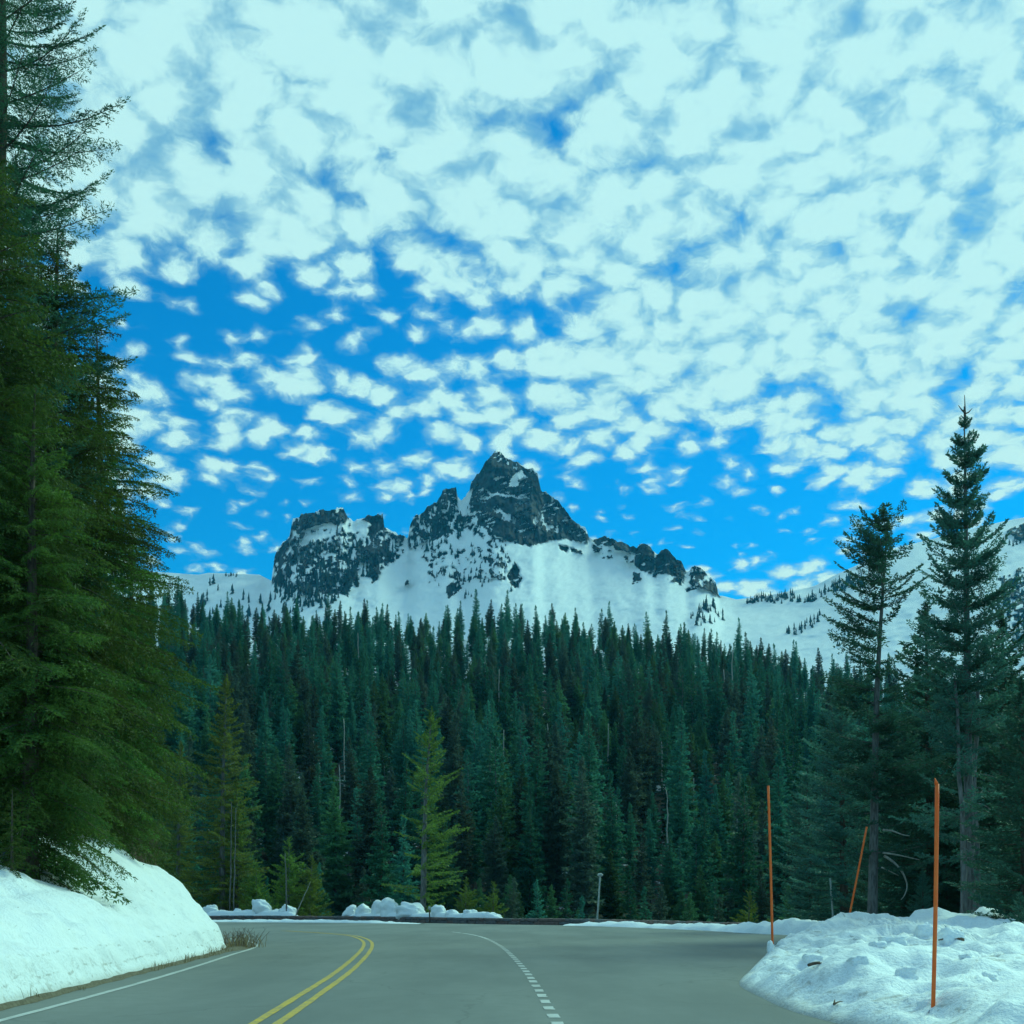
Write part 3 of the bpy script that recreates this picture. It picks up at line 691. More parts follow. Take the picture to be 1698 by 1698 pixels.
scatter([(372, 953), (395, 953), (395, 957), (372, 957)], 9, 5, 9)
scatter([(1140, 1015), (1200, 985), (1205, 1030), (1150, 1040)], 26, 9, 20)
link('mountain_trees', mesh_np('mountain_trees', np.concatenate(tv), np.array(tf), [leaf_mat('needles_mountain', (.010, .030, .026), (.022, .052, .042), .0, .02)]), label='tiny dark conifers sprinkled over the snowy mountain slopes', cat='trees', kind='stuff')

# ---------------------------------------------------------------- conifers
def spray(rng, L, ntw, leaf, lw, ratio, sag=.12, tip=.16, hang=.10, start=.10, spacing=.07, ang=52, flat=.22, two=True, strand=0.0):
    """one bough along +X: needle sprigs as small quads, wood as a thin tapered tube"""
    def axis(s): return np.stack([L * s, 0 * s, L * (-sag * s + tip * s * s * 1.3)], -1)
    s = np.linspace(start, .985, ntw); s = np.clip(s + rng.uniform(-.5, .5, ntw) / ntw, start, 1)
    B, D = [], []
    for i, si in enumerate(s):
        P0 = axis(np.array(si)); T = axis(np.array(min(si + .02, 1.0))) - axis(np.array(si - .02)); T /= np.linalg.norm(T)
        pr = (1 - si) ** .75 * (.35 + .65 * min(1, (si - start) / .22 + .25)) + .06
        for side in ((1, -1) if two else (1 if i % 2 else -1,)):
            a = R(ang + rng.uniform(-16, 16)); tl = L * ratio * pr * rng.uniform(.65, 1.15)
            d = T * math.cos(a) + np.array([0, side, 0]) * math.sin(a) + np.array([0, 0, rng.uniform(-flat, flat)]); d /= np.linalg.norm(d)
            m = max(2, int(tl / spacing)); u = (np.arange(m) + rng.uniform(0, 1, m)) / m
            pos = P0 + d * (u * tl)[:, None] - np.array([0, 0, 1]) * (hang * u * u * tl)[:, None]
            perp = np.cross(d, [0, 0, 1]); perp /= np.linalg.norm(perp) + 1e-9
            for sg in (1, -1):
                ld = d * .75 + perp * sg * .65 + rng.normal(0, .28, (m, 3)) - np.array([0, 0, 1]) * (hang * 1.1 * u)[:, None]
                B.append(pos); D.append(ld)
            if strand and rng.rand() < strand:
                ml = max(3, int(tl * .8 / spacing)); uu = (np.arange(ml) + .5) / ml; hl = tl * rng.uniform(.5, 1.1)
                pp = P0 + d * tl * .7 - np.array([0, 0, 1]) * (uu * hl)[:, None] + rng.normal(0, .015 * L ** .5, (ml, 3))
                B.append(pp); D.append(rng.normal(0, .5, (ml, 3)) - [0, 0, 1.0])
    m = max(3, int(L / spacing)); u = np.linspace(start, 1, m); B.append(axis(u)); T = np.gradient(axis(u), axis=0); D.append(T / np.linalg.norm(T, axis=1)[:, None] + rng.normal(0, .6, (m, 3)))
    B = np.concatenate(B); D = np.concatenate(D); D /= np.linalg.norm(D, axis=1)[:, None] + 1e-9
    n = len(B); le = leaf * rng.uniform(.7, 1.35, n)[:, None]; S = np.cross(D, rng.normal(0, 1, (n, 3))); S /= np.linalg.norm(S, axis=1)[:, None] + 1e-9
    w = lw * rng.uniform(.7, 1.3, n)[:, None] / 2
    Q = np.stack([B, B + D * le * .45 + S * w, B + D * le, B + D * le * .45 - S * w], 1)
    u = np.linspace(0, .9, 5); A = axis(u); r = L * .011 * (1 - u) + .004
    Wd = []
    th = np.array([.5, 2.6, 4.7])
    for i in range(4):
        for k in range(3):
            k2 = (k + 1) % 3
            c = lambda q, t: A[q] + np.array([0, math.cos(th[t]), math.sin(th[t])]) * r[q]
            Wd.append([c(i, k), c(i + 1, k), c(i + 1, k2), c(i, k2)])
    return Q, np.array(Wd)
def xf(Q, sc, az, el, roll, loc):
    P_ = Q * sc
    c, s = math.cos(roll), math.sin(roll); P_ = np.stack([P_[..., 0], P_[..., 1] * c - P_[..., 2] * s, P_[..., 1] * s + P_[..., 2] * c], -1)
    c, s = math.cos(el), math.sin(el); P_ = np.stack([P_[..., 0] * c - P_[..., 2] * s, P_[..., 1], P_[..., 0] * s + P_[..., 2] * c], -1)
    c, s = math.cos(az), math.sin(az); P_ = np.stack([P_[..., 0] * c - P_[..., 1] * s, P_[..., 0] * s + P_[..., 1] * c, P_[..., 2]], -1)
    return P_ + loc
def conifer_mesh(name, rng, h, protos, nb, width, z0, el_top, el_bot, leafm, barkm, r0, lean=(0, 0), sides=9, keep=None, whorl=0, power=1.0, jitter=.25, topleaf=True, wob=.12):
    """returns (trunk mesh, crown mesh); width(t) is the bough length at height share t, keep(t, az) thins it"""
    zs = np.linspace(0, h, 14); cxy = np.stack([lean[0] * (zs / h) ** 1.4 + np.sin(zs * .35 + 1) * wob * zs / h, lean[1] * (zs / h) + np.cos(zs * .3) * wob * zs / h], -1)
    rad = r0 * np.maximum((1 - zs / h) ** .85, .02) + .012; rad[0] *= 1.3
    V, F = tube(np.c_[cxy, zs], rad, sides, True, .06, rng)
    Lq, Wq = [], []; ga = 2.39996
    for i in range(nb):
        t = z0 / h + (1 - z0 / h) * ((i + rng.uniform(0, 1)) / nb) ** power
        az = i * ga + rng.uniform(-.5, .5)
        if whorl: t = round(t * whorl) / whorl + rng.uniform(-.12, .12) / whorl; az = rng.uniform(0, 6.283)
        t = min(t, .992)
        L = width(t) * rng.uniform(1 - jitter * 1.3, 1 + jitter * .6)
        if keep is not None:
            kf = keep(t, az)
            if kf <= 0 or rng.rand() > kf: 
                continue
        pl = min(protos, key=lambda q: abs(math.log(q[0] / max(L, .05))) + rng.uniform(0, .35))
        el = R(el_bot + (el_top - el_bot) * t ** 1.6 + rng.uniform(-9, 9)); z = t * h
        loc = np.array([np.interp(z, zs, cxy[:, 0]), np.interp(z, zs, cxy[:, 1]), z]); sc = L / pl[0]; ro = rng.uniform(-.5, .5)
        Lq.append(xf(pl[1], sc, az, el, ro, loc)); Wq.append(xf(pl[2], sc, az, el, ro, loc))
    if topleaf:
        for k in range(5):
            pl = min(protos, key=lambda q: q[0]); Lq.append(xf(pl[1], h * .035 / pl[0], k * 1.3, R(75 if k else 88), 0, np.array([cxy[-1, 0], cxy[-1, 1], h * (.965 - .012 * k)])))
    Wv = np.concatenate(Wq).reshape(-1, 3); WF = np.arange(len(Wv)).reshape(-1, 4) + len(V)
    F = np.array([f if len(f) == 4 else f for f in F]); tri = F[:, 2] == F[:, 3]
    F4 = np.concatenate([F[~tri], WF])
    tm = mesh_np(name + '_trunk', np.concatenate([V, Wv]), F4, [barkm], smooth=True)
    Q = np.concatenate(Lq); C = Q.reshape(-1, 3); F = np.arange(len(C)).reshape(-1, 4)
    tone = np.repeat(rng.uniform(0, 1, len(Q)), 4)
    cm = mesh_np(name + '_crown', C, F, [leafm], attrs={'tone': tone})
    return tm, cm
def tree(name, meshes, loc, label, rz=0.0, sc=1.0, group=None, cat='tree'):
    t = thing(name, loc, label, cat, group, rz, sc)
    link('trunk', meshes[0], t); link('crown', meshes[1], t)
    return t
def lin(*pts):
    xs_ = [p[0] for p in pts]; ys_ = [p[1] for p in pts]
    return lambda t: float(np.interp(t, xs_, ys_))
rg = np.random.RandomState(5)
# bough kits: (length, sprigs, wood)
def kit(lengths, n_each, **kw):
    K = []
    for L, ntw in lengths:
        for _ in range(n_each): K.append((L,) + spray(rg, L, ntw, **kw))
    return K
K_fir = kit([(.8, 12), (1.8, 20), (3.2, 30)], 3, leaf=.105, lw=.028, ratio=.32, sag=.20, tip=.34, hang=.12, spacing=.052)
K_hem = kit([(.9, 12), (2.0, 22), (3.6, 34)], 3, leaf=.10, lw=.032, ratio=.36, sag=.05, tip=-.14, hang=.55, spacing=.066, strand=.25)
K_tier = kit([(.7, 9), (1.6, 15), (2.8, 21)], 3, leaf=.13, lw=.055, ratio=.36, sag=.10, tip=.20, hang=.08, spacing=.085, flat=.12)
K_lone = kit([(.9, 10), (2.0, 15), (3.4, 22)], 3, leaf=.17, lw=.065, ratio=.30, sag=.08, tip=.10, hang=.22, spacing=.11)
KF = dict(ratio=.36, sag=.22, tip=.12, hang=.25, start=.12)
K_far = kit([(.7, 4)], 3, leaf=.28, lw=.13, spacing=.26, **KF) + kit([(1.5, 6)], 3, leaf=.5, lw=.22, spacing=.42, **KF) + kit([(2.6, 7)], 3, leaf=.75, lw=.32, spacing=.55, **KF) + kit([(4.0, 8)], 3, leaf=.85, lw=.36, spacing=.6, **KF)

def bank_z(x, y): return float(bank_h(np.array([[x]]), np.array([[y]]))[0, 0])
# --- left group on the snow bank
tallA = conifer_mesh('tall_fir', rg, 33.0, K_fir, 250, lin((0, 2.9), (.2, 3.7), (.5, 3.6), (.7, 2.9), (.85, 1.8), (1, .3)), 2.6, 34, -6, M_leaf_dark, M_bark, .42, power=.92)
hemA = conifer_mesh('hemlock', rg, 19.0, K_hem, 300, lin((0, 2.9), (.2, 3.7), (.45, 3.5), (.7, 2.5), (.9, 1.1), (1, .3)), .7, 24, -14, M_leaf_olive, M_bark, .34, jitter=.42)
hemB = conifer_mesh('hemlock', rg, 13.5, K_hem, 210, lin((0, 2.6), (.3, 2.9), (.6, 2.2), (.85, 1.1), (1, .25)), .5, 26, -16, M_leaf_olive, M_bark, .24)
sapA = conifer_mesh('sapling', rg, 2.6, K_hem[:3], 44, lin((0, .75), (.4, .65), (1, .12)), .15, 30, -8, M_leaf_olive, M_bark, .035, wob=.05)
def on_bank(px, Y, dz=-.3):
    x = float(at(px, 1450, Y)[0]); return (x, Y, bank_z(x, Y) + dz)
tree('fir_tree', tallA, on_bank(-38, 31), 'tallest fir at the left edge, its upper boughs open against the clouds', .4, 1.03)
tree('hemlock_tree', hemA, on_bank(70, 32.5), 'tall olive hemlock standing in front at the middle of the left conifer group', 1.1, 1.0)
tree('hemlock_tree', hemA, on_bank(150, 37), 'drooping hemlock at the right side of the left group, its boughs against the sky', 2.9, .93)
tree('hemlock_tree', hemA, on_bank(-40, 27), 'olive hemlock cut by the left picture edge below the tallest fir', 4.0, .95)
tree('hemlock_tree', hemB, on_bank(45, 26.5), 'smaller hemlock in front, its low boughs hanging over the left snow bank', 0.3, .92)
tree('hemlock_tree', hemB, on_bank(205, 41), 'short bushy hemlock at the right foot of the left conifer group', 2.0, 1.02)
tree('hemlock_tree', hemB, on_bank(120, 35), 'mid-height hemlock filling the gap behind the front tree on the bank', 5.0, 1.1)
tree('fir_tree', tallA, on_bank(-5, 40), 'second tall fir behind the tallest one at the left', 3.3, .80)
tree('small_hemlock', sapA, on_bank(162, 35, -.1), 'dark little hemlock sapling poking from the snow on the bank', .2, 1.0)
tree('small_hemlock', sapA, on_bank(20, 24.5, -.25), 'small hemlock half buried in the snow bank at the left edge', 2.2, .8)

# --- beyond the wall, left and middle
def below_wall(px, Y):
    x = float(at(px, 1500, Y)[0]); return (x, Y, float(terr(x, Y)))
def tip_scale(px, tipy, Y, h):
    b = below_wall(px, Y); return (float(at(px, tipy, Y)[2]) - b[2]) / h
pairA = conifer_mesh('bright_conifer', rg, 20.0, K_lone, 190, lin((0, 2.6), (.25, 2.9), (.5, 2.6), (.75, 1.5), (1, .25)), 2.0, 26, -12, M_leaf_bright, M_bark_pale, .26, jitter=.4)
loneA = conifer_mesh('lone_conifer', rg, 20.0, K_lone, 135, lin((0, 3.0), (.2, 3.5), (.45, 3.3), (.7, 2.4), (.9, 1.0), (1, .3)), 2.2, 30, 2, M_leaf_bright, M_bark_pale, .30,
    keep=lambda t, az: (1.0 if math.cos(az - .15) > -.15 or t > .68 else .33), lean=(.55, 0), jitter=.5)
bushA = conifer_mesh('bushy_conifer', rg, 8.0, K_lone, 120, lin((0, 2.2), (.3, 2.0), (.7, 1.1), (1, .2)), .6, 34, 4, M_leaf_bright, M_bark_pale, .10, jitter=.45)
for (px, tipy, Y, ms, h, rz, lab, nm) in [
    (368, 1118, 112, pairA, 20, .5, 'tall yellow-green conifer rising behind the wall at the left curve', 'conifer'),
    (392, 1290, 113, pairA, 20, 2.5, 'slim yellow-green conifer in front of the tall one at the left curve', 'conifer'),
    (700, 1172, 97, loneA, 20, 0, 'lone lopsided conifer with a pale trunk and bare left boughs behind the wall', 'conifer'),
    (478, 1388, 109, bushA, 8, .8, 'bushy yellow-green young conifer left of the gap in the wall snow', 'young_conifer'),
    (515, 1418, 108, bushA, 8, 2.8, 'lower bushy conifer at the right end of the left wall group', 'young_conifer'),
    (425, 1430, 111, bushA, 8, 4.4, 'young conifer behind the tall pointed snow chunk', 'young_conifer'),
    (772, 1455, 95, bushA, 8, 1.4, 'small sapling right of the lone conifer behind the wall', 'young_conifer'),
    (818, 1462, 94, bushA, 8, 3.4, 'small yellowish sapling near the right end of the wall snow', 'young_conifer'),
    (295, 1230, 114, pairA, 20, 4.4, 'dim conifer between the left tree group and the tall yellow-green conifer', 'conifer'),
    (262, 1340, 116, pairA, 20, 1.9, 'dim shorter conifer just right of the left tree group', 'conifer'),
    (1240, 1478, 74, bushA, 8, 2.2, 'small bright sapling behind the berm left of the tall orange stake', 'young_conifer')]:
    b = below_wall(px, Y); tree(nm, ms, b, lab, rz, tip_scale(px, tipy, Y, h))
# pale thin trunks in front of the left wall group
def bare_trunk(name, px0, py0, px1, py1, Y, r, label, m=M_dead, n_br=5, seed=0, cat='dead tree', group=None):
    a = at(px0, py0, Y); b = at(px1, py1, Y); base = b.copy(); base[2] = min(base[2], b[2]); r_ = np.random.RandomState(seed)
    k = np.linspace(0, 1, 9)[:, None]; P_ = b + (a - b) * k - base; P_[:, :2] += r_.normal(0, r * .35, (9, 2))
    t = thing(name, base, label, cat, group)
    V, F = tube(P_, np.linspace(r, r * .35, 9), 8, True, .08, r_); link('trunk', mesh_py('bare_trunk', V, F, m), t)
    for i in range(n_br):
        f = r_.uniform(.3, .97); p = b + (a - b) * f - base; az = r_.uniform(0, 6.28); L = r * r_.uniform(5, 14) * (1.1 - f * .6)
        q = np.array([p + np.array([math.cos(az), math.sin(az), .1]) * L * u + np.array([0, 0, -.35 * L * u * u]) for u in np.linspace(0, 1, 5)])
        V, F = tube(q, np.linspace(r * .22, r * .06, 5), 5); link('branch', mesh_py('bare_branch', V, F, m), t)
    return t
bare_trunk('bare_trunk', 384, 1330, 381, 1518, 110, .09, 'left one of two thin grey trunks behind the wall at the curve', M_bark_pale, 3, 1)
bare_trunk('bare_trunk', 391, 1340, 388, 1518, 109.5, .09, 'right one of two thin grey trunks behind the wall at the curve', M_bark_pale, 3, 2)
bare_trunk('bare_trunk', 515, 1462, 490, 1518, 102, .06, 'thin leaning dead stem beside the bushy young conifer on the wall', M_dead, 2, 3)
bare_trunk('bare_trunk', 473, 1415, 476, 1518, 103, .09, 'thin pale stem in the bushy young conifer left of the wall gap', M_bark_pale, 3, 4)

# --- right group behind the snow mound
def keepF(t, az): return .25 if t < .38 else .95 if t < .55 else (1.0 if math.cos(az - 3.0) > .1 else .34)
firE = conifer_mesh('tiered_fir', rg, 24.0, K_tier, 370, lin((0, 2.3), (.2, 2.6), (.45, 2.35), (.65, 1.95), (.8, 1.45), (.9, .85), (.97, .32), (1, .06)), 5.0, 40, -6, M_leaf_fir, M_bark_pale, .24, whorl=29, jitter=.33, keep=lambda t, az: 1.0 if t > .44 else .22, topleaf=False, lean=(.28, 0), wob=.05)
firF = conifer_mesh('broken_fir', rg, 19.0, K_tier, 270, lin((0, 2.0), (.25, 2.6), (.5, 2.3), (.75, 2.1), (.93, 2.3), (1, .6)), 4.5, 30, -10, M_leaf_fir, M_bark_pale, .22, keep=keepF, whorl=34, jitter=.4, lean=(.9, 0))
fillG = conifer_mesh('understory_fir', rg, 13.0, K_tier, 200, lin((0, 2.5), (.3, 2.5), (.6, 1.9), (.85, 1.0), (1, .2)), .5, 30, -12, M_leaf_fir, M_bark, .2, jitter=.35)
def right_base(px, Y, z): x = float(at(px, 1500, Y)[0]); return (x, Y, z)
def hscale(px, tipy, Y, z, h): return (float(at(px, tipy, Y)[2]) - z) / h
E = right_base(1608, 40, -2.2); treeE = tree('fir_tree', firE, E, 'tall tapering fir with a bare leader spike, highest on the right side', .3, hscale(1600, 672, 40, -2.2, 24))
# bare leader with a whorl of short twigs
ps, pe = at(1601, 700, 40), at(1599.5, 655, 40); th_ = -.3
def to_E(P_):
    q = (np.asarray(P_) - np.array(E)) / treeE.scale[0]; c, s_ = math.cos(th_), math.sin(th_)
    return np.stack([q[..., 0] * c - q[..., 1] * s_, q[..., 0] * s_ + q[..., 1] * c, q[..., 2]], -1)
V, F = tube(to_E(np.linspace(ps, pe, 6)), np.linspace(.045, .012, 6), 6); link('leader', mesh_py('leader', V, F, M_bark), treeE)
for (dx, dz) in ((-.32, .25), (.34, .28), (-.2, .12), (.24, .14)):
    p0 = at(1600.5, 686 if abs(dx) > .3 else 696, 40); V, F = tube(to_E(np.array([p0, p0 + [dx * .5, dx * .3, dz * .35], p0 + [dx, dx * .5, dz]])), [.03, .028, .012], 5); link('leader_twig', mesh_py('leader_twig', V, F, M_bark), treeE)

Fp = right_base(1444, 46, -1.5); treeF = tree('fir_tree', firF, Fp, 'fir with a broken flat top and grey lower trunk behind the leaning stake', 0, hscale(1475, 858, 46, -1.5, 19))
for (px, tipy, Y, z, rz, lab) in [
    (1545, 1000, 50, -3, .4, 'dark fir between the broken-topped fir and the tall one'),
    (1665, 1010, 47, -3, 1.9, 'dark fir crowding the tall tapering fir on its right'),
    (1700, 1120, 33, -2.5, 3.1, 'dark fir cut by the right picture edge behind the mound'),
    (1400, 1110, 64, -4, 4.0, 'dim fir behind the leaning orange stake'),
    (1345, 1270, 72, -5, 5.0, 'low dim fir between the left and the leaning orange stakes'),
    (1500, 1200, 53, -2, 2.2, 'understory fir right of the grey trunk of the broken-topped fir'),
    (1570, 1330, 48, -2, 5.6, 'low understory fir at the foot of the tall tapering fir'),
    (1645, 1430, 38, -2, 3.8, 'short dark fir behind the right part of the snow mound'),
    (1530, 1440, 44, -1, .9, 'small yellow-green fir behind the peak of the snow mound'),
    (1440, 1380, 58, -4, 1.2, 'small fir behind the grey trunk near the leaning stake'),
    (1690, 1480, 27, -2.2, 2.6, 'small dark fir at the right edge just behind the mound')]:
    tree('fir_tree', fillG, right_base(px, Y, z), lab, rz, hscale(px, tipy, Y, z, 13.0))
bare_trunk('bare_trunk', 1618, 1080, 1618, 1560, 41.5, .15, 'second grey trunk close on the right of the tall tapering fir', M_bark_pale, 8, 12, 'tree')
bare_trunk('bare_trunk', 1584, 1120, 1600, 1560, 39.2, .12, 'slim pale trunk close on the left of the tall tapering fir', M_bark_pale, 8, 13, 'tree')
bare_trunk('tree_stump', 1467, 1517, 1467, 1545, 44, .30, 'short broken stump beside the grey trunk at the mound', M_dead, 0, 14, 'stump')

# dead curved boughs low on the trunk of the broken-topped fir
def dead_bough(pxs, Y, r):
    P_ = np.array([at(x, y, Y) for x, y in pxs]); P_ = (resample(P_, .15) - np.array(Fp)) / treeF.scale[0]
    V, F = tube(P_, np.linspace(r, r * .3, len(P_)) / treeF.scale[0], 6)
    return link('dead_bough', mesh_py('dead_bough', V, F, M_dead), treeF)
dead_bough([(1466, 1419), (1482, 1430), (1497, 1448), (1504, 1468), (1500, 1484), (1494, 1492)], 45.6, .06)['label'] = 'long curved dead bough drooping down'
dead_bough([(1464, 1376), (1480, 1378), (1496, 1384), (1508, 1386)], 45.6, .05)
dead_bough([(1464, 1414), (1490, 1418), (1525, 1426)], 45.5, .045)
dead_bough([(1462, 1438), (1474, 1444), (1490, 1452)], 45.5, .035)

# ---------------------------------------------------------------- forest on the far hillside
FV = []
specs = [(27, (.0, 2.4), (.3, 2.6), (.6, 2.0), (.85, .8)), (31, (0, 2.0), (.3, 2.4), (.6, 1.9), (.85, .9)), (24, (0, 2.8), (.3, 3.0), (.6, 2.1), (.85, 1.1)), (29, (0, 1.6), (.4, 1.9), (.7, 1.5), (.9, .8)),
         (22, (0, 2.6), (.3, 2.6), (.6, 2.0), (.85, 1.0)), (33, (0, 1.8), (.4, 2.2), (.7, 1.5), (.9, .7)), (26, (0, 1.9), (.35, 2.2), (.6, 2.0), (.85, 1.3)), (28, (0, 1.3), (.4, 1.7), (.7, 1.6), (.9, 1.0))]
rf = np.random.RandomState(77)
specs = [(a[0],) + tuple((t, w * (1.22 if t < .8 else 1.0)) for t, w in a[1:]) for a in specs]
for i, sp in enumerate(specs):
    FV.append((sp[0], conifer_mesh('forest_conifer_%d' % i, rf, sp[0], K_far, 190 if i != 7 else 105, lin(*sp[1:], (1, .15)), sp[0] * (.10 if i % 3 else .22), 30, -16,
              M_leaf_far_b if i in (3, 6) else (M_leaf_far_c if i in (2, 4) else M_leaf_far), M_bark_pale if i in (3, 7) else M_bark, .30, sides=6, jitter=.4, wob=.25)))
pts = []
sp_ = 7.0
for Y in np.arange(112, 545, sp_):
    for X in np.arange(-.56 * Y - 20, .56 * Y + 20, sp_):
        x = X + rf.uniform(-.48, .48) * sp_; y = Y + rf.uniform(-.48, .48) * sp_
        if y - edge_y(x) < 9: continue
        if rf.rand() < .10 + .25 * (fbm(np.array([x / 30]), np.array([y / 30]), 2, 6)[0] > .66): continue
        if y > 465 and rf.rand() < .38: continue
        z = float(terr(x, y)) - .4; v = rf.randint(0, 8); h = FV[v][0]; sc = rf.uniform(.5, 1.15) * (1 - .28 * ss(y, 250, 500))
        if y < 150: sc *= .62
        pts.append((x, y, z, v, float(sc), rf.uniform(0, 6.28)))
pts.sort(key=lambda p: p[1])
# how much of each tree the nearer ones leave in view
cover = np.full(1720, 1530.0); vis = []
for p in pts:
    hx, ty = proj((p[0], p[1], p[2] + FV[p[3]][0] * p[4])); w = 2.2 * p[4] * FPX / p[1]
    a, b = int(max(0, hx - w)), int(min(1700, hx + w))
    if b <= a or a > 1697 or b < 1: vis.append(0); continue
    seg = cover[a:b]; prof = ty + np.abs(np.arange(a, b) - hx) / w * (FV[p[3]][0] * p[4] * FPX / p[1]) * .8
    av = float(np.clip(seg - prof, 0, None).sum()); vis.append(av)
    if hx > 330 and hx < 1400: pass
    else: vis[-1] *= .25
    cover[a:b] = np.minimum(seg, prof + 12)
order = np.argsort(-np.array(vis)); chosen = set(order[:285].tolist())
src = {}; same = {}
def number_off(same):
    W_ = ['first', 'second', 'third', 'fourth', 'fifth', 'sixth', 'seventh', 'eighth', 'ninth', 'tenth']
    for lab, ts in same.items():
        if len(ts) > 1:
            for k_, (_, t) in enumerate(sorted(ts, key=lambda q: q[0])): t['label'] = lab + (', %s from left' % W_[min(k_, 9)])
for i in sorted(chosen):
    x, y, z, v, sc, rz = pts[i]
    hx, ty = proj((x, y, z + FV[v][0] * sc))
    zone = next(n for lim, n in ((165, 'at the slope foot'), (230, 'low on the slope'), (310, 'midway up the slope'), (410, 'high on the slope'), (9e9, 'on the forest ridge')) if y < lim)
    mark = next(n for lim, n in ((340, 'beside the left tree group'), (420, 'behind the tall yellow-green conifer'), (480, 'left of the rock buttress'), (560, 'below the left rock buttress'), (650, 'below the square rock tower'),
        (760, 'behind the lone conifer'), (850, 'below the main peak'), (930, "below the peak's right shoulder"), (1010, 'above the pale marker pole'), (1100, 'below the twin rock teeth'),
        (1200, 'below the last rock tooth'), (1300, 'behind the tall straight stake'), (1400, 'behind the grey pole'), (9e9, 'behind the right firs')) if hx < lim)
    kind_ = 'brownish conifer' if v in (3, 6) else ('ragged conifer' if v == 7 else ('narrow conifer' if v in (1, 5) else 'bushy conifer'))
    size_ = 'small' if sc < .72 else ('tall' if sc > .95 else 'mid-sized')
    t = tree('forest_conifer', FV[v][1], (x, y, z), '%s %s %s, %s' % (size_, kind_, zone, mark), rz, sc, 'conifers of the far forest slope')
    src.setdefault(v, t); same.setdefault(t['label'], []).append((float(hx), t))
number_off(same)
rest = [p for i, p in enumerate(pts) if i not in chosen]
rv_ = np.array([p[:3] for p in rest])
fm = bpy.data.meshes.new('far_forest'); fm.from_pydata([tuple(map(float, p)) for p in rv_], [], [])
for an, typ, vals in (('rotz', 'FLOAT', [p[5] for p in rest]), ('sc', 'FLOAT', [p[4] for p in rest]), ('kindi', 'INT', [int(p[3]) for p in rest])):
    a = fm.attributes.new(an, typ, 'POINT'); a.data.foreach_set('value', vals)
fo = link('far_forest', fm, label='dense dark conifer forest covering the hillside behind the nearer trees', cat='forest', kind='stuff')
ng = bpy.data.node_groups.new('forest_scatter', 'GeometryNodeTree'); G = NT(ng)
ng.interface.new_socket('Geometry', in_out='INPUT', socket_type='NodeSocketGeometry'); ng.interface.new_socket('Geometry', in_out='OUTPUT', socket_type='NodeSocketGeometry')
gi = G.n('NodeGroupInput'); go = G.n('NodeGroupOutput'); jn = G.n('GeometryNodeJoinGeometry')
def named(nm, ty): return G.n('GeometryNodeInputNamedAttribute', {'Name': nm}, data_type=ty).outputs[0]
rot = G.n('ShaderNodeCombineXYZ', {2: named('rotz', 'FLOAT')}).outputs[0]; scl = named('sc', 'FLOAT'); kin = named('kindi', 'INT')
for v, t in src.items():
    selc = G.n('FunctionNodeCompare', data_type='INT', operation='EQUAL'); G.put(selc.inputs['A'] if False else selc.inputs[2], kin); selc.inputs[3].default_value = v
    for ch in t.children:
        oi = G.n('GeometryNodeObjectInfo', transform_space='ORIGINAL'); oi.inputs['Object'].default_value = ch; oi.inputs['As Instance'].default_value = True
        ip = G.n('GeometryNodeInstanceOnPoints', {'Points': gi.outputs[0], 'Selection': selc.outputs[0], 'Instance': oi.outputs['Geometry'], 'Rotation': rot, 'Scale': scl})
        ng.links.new(ip.outputs[0], jn.inputs[0])
ng.links.new(jn.outputs[0], go.inputs[0])
md_ = fo.modifiers.new('scatter', 'NODES'); md_.node_group = ng
# bare pale snags among the forest
snag = {}
for i, (x, y0, y1) in enumerate([(659, 1195, 1232), (637, 1268, 1310), (563, 1268, 1372), (570, 1192, 1310), (520, 1218, 1300), (530, 1265, 1318), (1124, 1090, 1140), (1214, 1078, 1130), (1222, 1345, 1390), (1008, 1200, 1260), (827, 1110, 1200), (1200, 1110, 1190), (835, 1210, 1300), (958, 1290, 1340), (1097, 1230, 1270), (594, 1050, 1085), (484, 1140, 1165), (908, 1200, 1260), (1106, 1310, 1380), (1150, 1290, 1330), (620, 1175, 1205), (1022, 1330, 1380)]):
    Y = np.interp(y1, [1080, 1200, 1400], [430, 330, 180]); side = 'left' if x < 560 else ('middle' if x < 960 else 'right')
    t_ = bare_trunk('dead_snag', x, y0, x + 1, y1 + 40, float(Y), .0011 * float(Y) ** .96, 'thin pale dead snag %s, in the %s of the forest slope' % ('high up' if y1 < 1200 else ('midway up' if y1 < 1305 else 'low down'), side), M_dead, 3, 200 + i, group='dead snags on the forest slope')
    snag.setdefault(t_['label'], []).append((x, t_))

number_off(snag)
# ---------------------------------------------------------------- stakes, poles, posts
def stake(name, px0, py0, px1, py1, Y, r, label, m=M_orange, cutt=True, Y0=None, cat='snow stake', group='orange snow stakes'):
    Y = float(mound_hit(px1, py1)[1]) if m is M_orange and px1 != 1404 else Y; b = at(px1, py1, Y); a = at(px0, py0, Y0 or Y); d = a - b; t = thing(name, b, label, cat, group); k = np.linspace(-.06, 1, 10)[:, None]
    r_ = np.random.RandomState(int(px0)); P_ = d * k; P_[:, 0] += np.sin(np.linspace(0, 2.6, 10)) * .012
    V, F = tube(P_, r * np.ones(10), 10, True, .02, r_)
    if cutt: V[-1 - 1 - 10:-2] += 0
    link('shaft', mesh_py('stake_shaft', V, F, m), t)
    if cutt:                                                # split, slanted top
        e = d; dn_ = d / np.linalg.norm(d); V, F = tube([e, e + dn_ * r * 3 + np.array([-r * .9, 0, 0])], [r, r * .12], 8); link('split_tip', mesh_py('stake_tip', V, F, m), t)
    return t
stake('snow_stake', 1553, 1300, 1547, 1672, 12.5, .024, 'nearest orange snow stake planted in the snow mound at the lower right')
